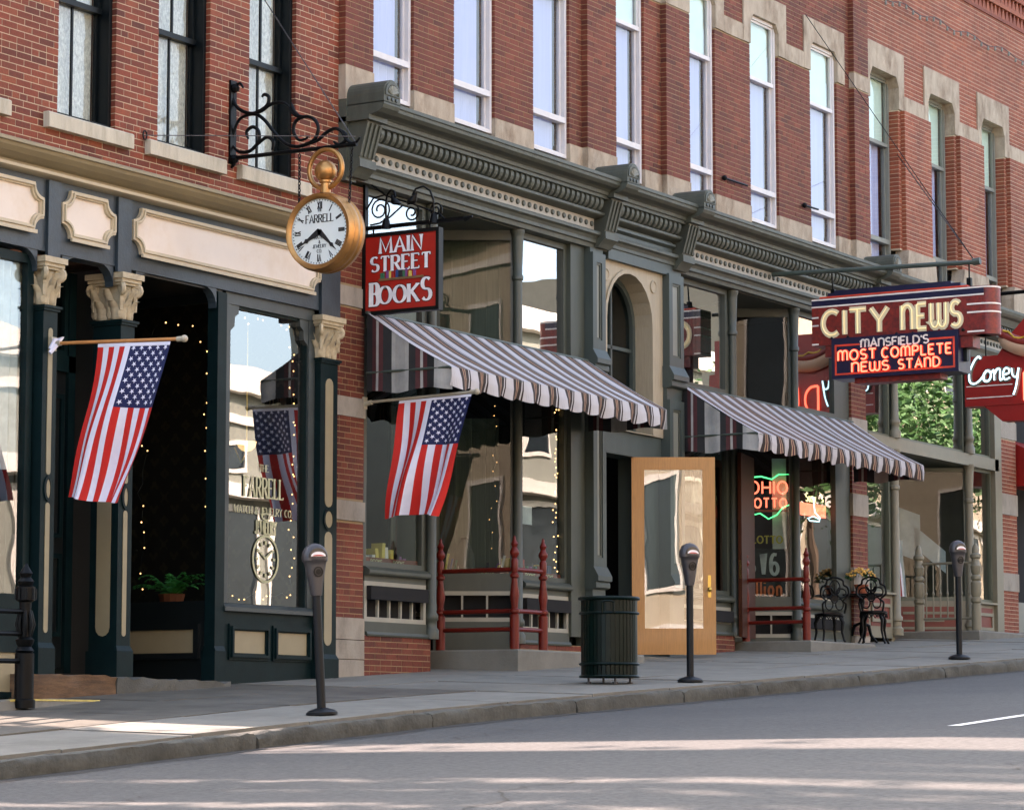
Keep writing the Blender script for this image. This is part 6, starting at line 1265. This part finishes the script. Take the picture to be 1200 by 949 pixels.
# ---- cafe table, two ornate chairs, flower pot
def chair(label, u, v, rz):
    t = thing('bistro_chair', label, 'chair', 0, 0, 0, 'cast iron bistro chairs'); SH = .45
    MB().lathe([(.01, SH+.012), (.17, SH+.012), (.195, SH), (.195, SH-.02), (.18, SH-.035), (.01, SH-.035)], (0, 0, 0), 'z', 18).build('seat', 'iron', t, smooth=True)
    ap = MB()
    for k in range(14): a = 2*math.pi*k/14; ap.tube([(.185*math.cos(a), .185*math.sin(a), SH-.02), (.19*math.cos(a+.22), .19*math.sin(a+.22), SH-.075), (.185*math.cos(a+.45), .185*math.sin(a+.45), SH-.02)], .008, 5)
    ap.build('apron', 'iron', t)
    for k in range(4):
        a = math.pi/4+k*math.pi/2; c, s_ = math.cos(a), math.sin(a); MB().tube([(c*.15, s_*.15, SH-.03), (c*.2, s_*.2, SH-.12), (c*.185, s_*.185, SH-.25), (c*.21, s_*.21, .1), (c*.26, s_*.26, .012)], [.026, .024, .017, .014, .016], 8).build('leg', 'iron', t, smooth=True)
    yb = -.17; bk = MB(); Z = lambda zz: SH+zz; lean = lambda zz: yb-.10*zz
    out = [(-.15, .0), (-.17, .12), (-.13, .17), (-.2, .24), (-.19, .34), (-.13, .38), (-.11, .44), (0, .475), (.11, .44), (.13, .38), (.19, .34), (.2, .24), (.13, .17), (.17, .12), (.15, .0)]
    P_ = [Vector((a, lean(b), Z(b))) for a, b in out]; sm_ = []
    for i in range(len(P_)-1):
        a, b, c, d = P_[max(0, i-1)], P_[i], P_[i+1], P_[min(len(P_)-1, i+2)]
        for j in range(5): s_ = j/5; sm_.append(tuple(.5*((2*b)+(c-a)*s_+(2*a-5*b+4*c-d)*s_*s_+(3*b-a-3*c+d)*s_**3)))
    bk.tube(sm_+[tuple(P_[-1])], .014, 6)
    for cx, cz_, rx, rz_ in ((0, .34, .075, .1), (-.1, .27, .065, .06), (.1, .27, .065, .06), (-.075, .12, .055, .075), (.075, .12, .055, .075), (0, .2, .05, .06)):
        bk.tube([(cx+rx*math.cos(R(a)), lean(cz_), Z(cz_+rz_*math.sin(R(a)))) for a in range(0, 361, 24)], .010, 5, cap=False)
    bk.face([(0.045*math.cos(R(a)), Z(.2)+.045*math.sin(R(a))) for a in range(0, 360, 40)], lean(.2)-.006, lean(.2)+.006)
    for a in (30, 90, 150): bk.tube([(0, lean(.26), Z(.26)), (.07*math.cos(R(a)), lean(.36), Z(.3)+.09*math.sin(R(a)))], .012, 5)
    bk.build('backrest', 'iron', t, smooth=True)
    t.location = (u, -v, zs(u, v)+.0); t.rotation_euler = (0, 0, rz); return t
cz1 = 12.35
ch = chair('ornate black bistro chair left of the yellow flowers', 12.3, .25, R(0))
c2 = copy_tree(ch); c2['label'] = 'ornate black bistro chair right of the yellow flowers, nearer the meter'
def floor_at(x, y):
    best = None
    for i in range(4000):
        t_ = .003+i*8e-6; r_ = ray(x, y); p_ = (CU+r_[0]*t_, CV+r_[1]*t_, ZC+r_[2]*t_)
        if p_[2] <= zs(p_[0], p_[1]): return p_
        best = p_
    return best
for o, (x, y), rz in ((ch, (972, 752), 138), (c2, (1024, 752), 106)):
    d_ = Vector((ray(x, y)[0], ray(x, y)[1])); u = at(x, y, .42)[0]; o.location = (u, -.42, zs(u, .42)); o.rotation_euler = (0, 0, R(rz)); o.scale = (1.04,)*3
u, v = at(1012, 750, .3)[0]+.35, .12; z = zs(u, v)
t = thing('bistro_table', 'round black iron bistro table between the two chairs', 'table', u, v, z)
MB().lathe([(.01, z+.715), (.33, z+.715), (.345, z+.705), (.345, z+.69), (.32, z+.685), (.01, z+.685)], (u, v, 0), 'z', 24).build('top', 'iron', t, smooth=True)
MB().lathe([(.03, z+.1), (.045, z+.2), (.025, z+.3), (.03, z+.5), (.05, z+.6), (.03, z+.69)], (u, v, 0), 'z', 12).build('pedestal', 'iron', t, smooth=True)
for k in range(3): a = R(30+120*k); c, s_ = math.cos(a), math.sin(a); MB().tube([(u+c*.02, v+s_*.02, z+.3), (u+c*.12, v+s_*.12, z+.26), (u+c*.16, v+s_*.16, z+.12), (u+c*.27, v+s_*.27, z+.015)], [.02, .028, .022, .018], 8).build('leg', 'iron', t, smooth=True)
t = thing('flower_pot', 'terracotta pot of yellow flowers standing on the bistro table', 'flower pot', u-.05, v, z+.72)
uu, vv = u-.12, v+.05
MB().lathe([(.07, z+.716), (.1, z+.83), (.11, z+.83), (.11, z+.85), (.09, z+.85)], (uu, vv, 0), 'z', 14).build('pot', 'terracotta', t, smooth=True); r_ = random.Random(8); mb = MB(); lf = MB()
for k in range(70):
    a, rad = r_.uniform(0, 6.28), r_.random()**.5*.26; c = (uu+rad*math.cos(a), vv+rad*math.sin(a)*.8, z+.97+.09*(1-(rad/.26)**2)+r_.uniform(-.03, .04))
    for q in range(5): b_ = a+q*1.256; mb.add([c, (c[0]+.028*math.cos(b_), c[1]+.028*math.sin(b_), c[2]+.012), (c[0]+.024*math.cos(b_+.9), c[1]+.024*math.sin(b_+.9), c[2]+.004)], [(0, 1, 2)])
    mb.ball(c, .016, 6); lf.add([(c[0], c[1], c[2]-.02), (c[0]+.04*math.cos(a), c[1]+.04*math.sin(a), c[2]-.05), (c[0]+.03, c[1]-.02, c[2]-.07)], [(0, 1, 2)])
mb.build('blossoms', 'flower', t, kind='stuff'); lf.build('leaves', 'leaf_dark', t, kind='stuff')

# ================================================================ shop window displays
def splay_pt(cb, s, off=0., v0=-.02): return (cb-.516*s+.857*off, v0-.857*s-.516*off)
def splay_face(cb, s0, s1, z0, z1, off, m, name, par):
    a, b = splay_pt(cb, s1, off), splay_pt(cb, s0, off); return MB().prism([(*a, z0), (*b, z0), (*b, z1), (*a, z1)], (.857*.004, -.516*.004, 0)).build(name, m, par)
def splay_text(s_, cb, sc, z, hh, m, par, off=.03, wf=1., gap=.2, w=(.18, .12), serif=0., neon_r=None):
    ex = Vector((.516, .857, 0)); en = Vector((-.857, .516, 0)); wd = text_width(s_, gap, wf)*hh; p_ = Vector((*splay_pt(cb, sc, off), z))-ex*(wd/2)
    for c, mb in (neon(s_, tuple(p_), tuple(ex), EZ, hh, tuple(en), neon_r, gap, wf, .0) if neon_r else letters(s_, tuple(p_), tuple(ex), EZ, hh, tuple(en), gap, w, serif, .003, wf)): mb.build('neon_tube' if neon_r else 'letter', m, par)
r_ = random.Random(12)
t = thing('book_display', 'books and small ornaments on the bookshop window shelf', 'books', 3.0, -.4, 2.95)
MB().prism([(*splay_pt(3.3, .95, .08), 2.93), (*splay_pt(3.3, .08, .08), 2.93), (*splay_pt(3.3, .08, .4), 2.93), (*splay_pt(3.3, .95, .4), 2.93)], (0, 0, .02)).box(3.45, 4.5, -.6, -.12, 2.93, 2.95).box(.12, 1.3, -.6, -.12, 2.93, 2.95).build('shelf', 'shelf_brown', t)
for k in range(15):
    s_ = .1+.055*k; p_ = splay_pt(3.3, s_, .16); hgt = r_.uniform(.16, .3); le = r_.uniform(-.08, .12); w_ = r_.uniform(.02, .035)
    if k in (6, 7, 8): continue
    q = [splay_pt(3.3, s_, .1), splay_pt(3.3, s_-w_, .1), splay_pt(3.3, s_-w_, .26), splay_pt(3.3, s_, .26)]; MB().prism([(*a, 2.955) for a in q], (.516*le, .857*le, hgt)).build('book', 'book%d' % r_.randrange(7), t)
for k in range(14):
    a = 3.5+.068*k; hgt = r_.uniform(.15, .27); MB().prism([(a, -.2, 2.952), (a+.045, -.2, 2.952), (a+.045, -.35, 2.952), (a, -.35, 2.952)], (r_.uniform(-.03, .05), 0, hgt)).build('book', 'book%d' % r_.randrange(7), t)
for k in range(12):
    a = .15+.09*k; hgt = r_.uniform(.12, .3); MB().prism([(a, -.2, 2.952), (a+.06, -.2, 2.952), (a+.06, -.35, 2.952), (a, -.35, 2.952)], (r_.uniform(-.04, .05), 0, hgt)).build('book', 'book%d' % r_.randrange(7), t)
va = thing('glass_urn', 'pale rounded urn among the books in the bookshop window', 'urn', *splay_pt(3.3, .72, .2), 2.95); q = splay_pt(3.3, .62, .2)
MB().lathe([(.05, 2.955), (.1, 3.0), (.125, 3.12), (.115, 3.25), (.07, 3.36), (.03, 3.42), (.045, 3.44), (.03, 3.46)], (*q, 0), 'z', 18).build('bowl', 'interior_mid', va, smooth=True)
t = thing('book_strip_sign', 'dark red strip with small gold lettering along the bookshop window foot', 'sign', 3.0, -.3, 2.95)
splay_face(3.3, .08, .93, 2.955, 3.035, .06, 'c_maroon', 'strip', t); splay_text('BOOKS', 3.3, .72, 2.972, .048, 'print_gold', t, .05, 1., .2); splay_text('BOOKS', 3.3, .36, 2.972, .048, 'print_gold', t, .05, 1., .2)
MB().box(3.5, 4.46, -.09, -.085, 2.95, 3.05).box(.14, 1.28, -.09, -.085, 2.95, 3.05).build('strip', 'c_maroon', t)
for a in (3.62, 4.05, .3, .75): put(letters('BOOKS', (a, -.083, 2.975), EU, EZ, .055, EV, .2, (.2, .14), 0, .002), 'letter', 'print_gold', t)
t = thing('paper_notice', 'small white notice taped inside the bookshop window', 'notice', 3.5, -.1, 3.5); q0, q1 = at(609, 592, -.1), at(623, 615, -.1); MB().box(q0[0], q1[0], -.1, -.097, q1[1], q0[1]).build('sheet', 'paper', t)
lamps_string('string of tiny lights down the right edge of the bookshop window', [(4.40, -.12, 5.3), (4.40, -.12, 2.98), (3.5, -.12, 2.98)], .03, .055, .009, 5)
lamps_string('faint string of tiny lights inside the angled bookshop window', [(*splay_pt(3.3, .25, .25), 5.2), (*splay_pt(3.3, .28, .25), 3.2)], .03, .14, .005, 6)
# lotto shop
t = thing('lottery_neon', 'red lettered lottery neon with green outline in the news stand window', 'neon sign', 10.6, -.5, 4.4)
cs = .36; splay_text('OHIO', 10.92, cs, 4.50, .17, 'neon_red', t, .10, 1., .3, neon_r=.014); splay_text('LOTTO', 10.92, cs+.02, 4.30, .13, 'neon_red', t, .10, .9, .3, neon_r=.013)
ex = Vector((.516, .857, 0)); o_ = Vector((*splay_pt(10.92, cs, .09), 4.5)); oh = [(-.33, .22), (-.1, .24), (.05, .2), (.15, .27), (.3, .27), (.32, -.15), (.2, -.2), (.12, -.3), (0, -.36), (-.12, -.28), (-.2, -.3), (-.33, -.22), (-.33, .22)]
MB().tube([tuple(o_+ex*a+Vector((0, 0, b))) for a, b in oh], .010, 6, cap=False).build('outline_tube', 'neon_green', t)
splay_face(10.92, cs-.28, cs+.3, 4.24, 4.27, .1, 'neon_orange_line', 'underline', t)
t = thing('lottery_poster', 'lottery jackpot poster with large white numerals behind the red railing', 'poster', 10.6, -.5, 3.0)
splay_face(10.92, .1, .85, 3.02, 3.30, .12, 'sign_black', 'lower_panel', t); splay_face(10.92, .1, .85, 3.30, 3.72, .13, 'sign_black', 'black_panel', t); splay_face(10.92, .1, .30, 3.02, 5.0, .16, 'lotto_white', 'white_panel', t)
splay_text('LOTTO', 10.92, .38, 3.80, .10, 'lotto_yellow', t, .11, 1., .22, (.22, .14), .1); splay_text('$16', 10.92, .45, 3.36, .29, 'lotto_white', t, .11, .62, .34, (.17, .15)); splay_text('Millioq', 10.92, .47, 3.06, .2, 'lotto_orange', t, .11, .66, .26, (.16, .16))
t = thing('martini_neon', 'red and yellow lounge neon with pale blue cocktail outline in window', 'neon sign', 11.7, -.2, 4.3)
put(neon('SUZY', (11.32, -.15, 4.55), EU, EZ, .09, EV, .008, .3), 'neon_tube', 'neon_yellow', t) if False else None
put(neon('Suzy', (at(943, 587, -.2)[0], -.2, at(943, 587, -.2)[1]), EU, EZ, .12, EV, .008, .3), 'neon_tube', 'neon_yellow', t); put(neon("'s", (at(960, 588, -.2)[0], -.2, at(960, 588, -.2)[1]), EU, EZ, .12, EV, .008, .3), 'neon_tube', 'neon_yellow', t)
q0, q1 = at(935, 592, -.2), at(973, 603, -.2); MB().box(q0[0], q1[0], -.24, -.22, (q0[1]+q1[1])/2-.09, (q0[1]+q1[1])/2+.09).build('glow_bar', 'neon_red', t)
gp = [at(x, y, -.18) for x, y in ((951, 583), (953, 582), (954, 592), (955, 600), (961, 607), (960, 611), (949, 610), (947, 607), (953, 605), (960, 608))]; MB().tube([(a, -.18, b) for a, b in gp], .009, 6).build('outline_tube', 'neon_blue', t)
MB().box(11.1, 12.3, -1.4, -1.35, 2.5, 4.2).build('inner_partition', 'opp_beige', B); MB().box(10.9, 11.15, -.9, -.86, 2.5, 4.4).build('cabinet', 'leaf_dark', B)
# festoon of bulbs along the upper right wall
t = thing('festoon_lights', 'drooping festoon of small clear bulbs across the upper right brick wall', 'festoon lights', 14, .1, 12.9)
mb = MB(); wr = []; n = 26
for i in range(n+1):
    x = 1030+i*8; y = -6+i*3.6+3*math.sin(i*1.3); q = at(x, y, .12); wr.append((q[0], .12, q[1])); mb.lathe([(.012, .0), (.014, -.02), (.022, -.045), (.018, -.065), (.004, -.075)], (q[0], .12, q[1]), 'z', 8)
mb.build('bulb', 'win_grey', t, kind='stuff'); MB().tube(wr, .007, 5).build('wire', 'iron', t)

# ================================================================ across the street and beyond the frame
def opposite(label, u0, u1, v0, zr_, m, trim, bays, floors, zg=None, dep=9, name='opposite_building'):
    zg = zr(u0, 15.7)-.3 if zg is None else zg; t = thing(name, label, 'building', (u0+u1)/2, v0, zg)
    MB().box(u0, u1, v0, v0+dep, zg-1, zr_).build('wall', m, t); MB().box(u0-.1, u1+.1, v0-.35, v0, zr_-.5, zr_+.1).box(u0, u1, v0-.12, v0, zr_-1.2, zr_-1.0).build('cornice', trim, t)
    fh = (zr_-1.4-zg-1.2-3.6)/max(1, floors)
    for i in range(bays):
        c = u0+(u1-u0)*(i+.5)/bays; w_ = (u1-u0)/bays*.5
        for f in range(floors):
            z0 = zg+1.2+3.6+f*fh+fh*.18; o = MB().frame(c-w_/2, c+w_/2, z0, z0+fh*.66, .1, v0-.08, v0+.02).build('window', trim, t); MB().box(c-w_/2+.1, c+w_/2-.1, v0-.03, v0-.02, z0+.1, z0+fh*.66-.1).build('pane', 'opp_glass', o)
        o = MB().frame(c-w_*.85, c+w_*.85, zg+1.2, zg+4.2, .14, v0-.1, v0+.02).build('shop_window', trim, t); MB().box(c-w_*.85+.14, c+w_*.85-.14, v0-.05, v0-.04, zg+1.34, zg+4.06).build('pane', 'opp_glass', o)
    MB().box(u0, u1, v0-.5, v0, zg+4.35, zg+4.7).build('shop_cornice', trim, t); return t
opposite('beige opposite building directly behind the viewer, seen only in reflections', -48, 15.5, 21.5, 14.5, 'opp_beige', 'opp_white', 18, 2, zg=-.9)
opposite('low grey opposite building seen only in window reflections', 16, 31, 21.5, 9.3, 'opp_grey', 'opp_white', 5, 1)
opposite('grey opposite building with white trim seen only in reflections', 36, 50, 21.5, 12.2, 'opp_grey', 'opp_white', 5, 1, dep=5)
opposite('tall beige opposite building uphill seen only in reflections', 56, 90, 23, 16, 'opp_beige', 'opp_white', 9, 2)
opposite('unseen brick building added left of the frame to carry on the shade', -46, -30, -12, 12, 'opp_brick', 'opp_white', 5, 1, zg=.2, dep=12)  # added out of view so the shade continues beyond the gap
def tree(label, u, v, z, hgt, crown, seed, nleaf=5000, ls=.16, name='street_tree'):
    t = thing(name, label, 'tree', u, v, z, 'broadleaf trees outside the frame'); r_ = random.Random(seed); tr = MB()
    tr.tube([(u, v, z-.3), (u+.05, v, z+hgt*.25), (u-.05, v+.05, z+hgt*.5), (u, v, z+hgt*.8)], [.2, .16, .11, .04], 8); cl = []
    for k in range(9):
        a = r_.uniform(0, 6.28); f = r_.uniform(.3, .6); e = (u+math.cos(a)*crown*.7, v+math.sin(a)*crown*.7, z+hgt*(f+.25)); tr.tube([(u, v, z+hgt*f), ((u+e[0])/2, (v+e[1])/2, z+hgt*(f+.16)), e], [.07, .05, .02], 6); cl.append(e)
    for k in range(9): a = r_.uniform(0, 6.28); q = r_.random()**.5*crown*.8; cl.append((u+math.cos(a)*q, v+math.sin(a)*q, z+hgt*r_.uniform(.5, .97)))
    tr.build('trunk', 'bark', t, smooth=True); lf = MB()
    for k in range(nleaf):
        c = r_.choice(cl); p_ = Vector((c[0]+r_.gauss(0, crown*.24), c[1]+r_.gauss(0, crown*.24), c[2]+r_.gauss(0, hgt*.07))); a = Vector((r_.gauss(0, 1), r_.gauss(0, 1), r_.gauss(0, .6))).normalized(); b = a.cross(Vector((r_.gauss(0, 1), r_.gauss(0, 1), r_.gauss(0, 1)))).normalized(); s_ = ls*r_.uniform(.6, 1.2)
        lf.add([tuple(p_-a*s_), tuple(p_+b*s_*.45), tuple(p_+a*s_), tuple(p_-b*s_*.45)], [(0, 1, 2, 3)])
    lf.build('crown', 'leaf', t, kind='stuff', recalc=False); return t
for k, (u, v, lab) in enumerate(((47, 16.6, 'green street tree across the road reflected in the cafe glass'), (55, 16.9, 'second green street tree uphill reflected in the cafe glass'), (63, 16.8, 'farthest green street tree uphill reflected in the cafe glass'))): tree(lab, u, v, zr(u, 15.7)+.1, 7.5, 2.6, 20+k, 9000, .13)
sl_ = [(-7.85, 0), (-9.0, .14), (-9.6, .16), (-10.15, .45), (-10.95, .3), (-11.7, .6), (-12.75, .45), (-13.6, .5), (-14.6, .25), (-24., 0)]  # unseen blocks added here; the slits between them shape the sun streaks
for k in range(len(sl_)-1):
    a1, a0 = sl_[k][0]-sl_[k][1], sl_[k+1][0]; t = thing('sun_block', ['nearest', 'second', 'third', 'fourth', 'fifth', 'sixth', 'seventh', 'eighth', 'ninth'][k]+' tall unseen brick block added left of the frame to cut the sunlight', 'building', (a0+a1)/2, -14, .3, 'unseen sun blockers outside the frame'); hq = 21.5+.6*math.sin(k*2.3)
    MB().box(a0, a1, -24, -14, -.5, hq).build('wall', 'opp_brick', t); MB().box(a0, a1, -14.2, -13.99, hq-.4, hq+.2).build('cornice', 'opp_white', t)
for k, (u, v, hg, lab) in enumerate(((-9.3, -9.5, 14, 'thin leafed unseen tree added to dapple the sun strips, nearest the frame'), (-12.2, -6.5, 14.5, 'thin leafed unseen tree added to dapple the sun strips, farther left'))): tree(lab, u, v, zs(u, 0)-.3, hg, 2.2, 30+k, 300+k*1200, .2, 'dapple_tree')  # sparse unseen trees added in the sun path to roughen the lit strips
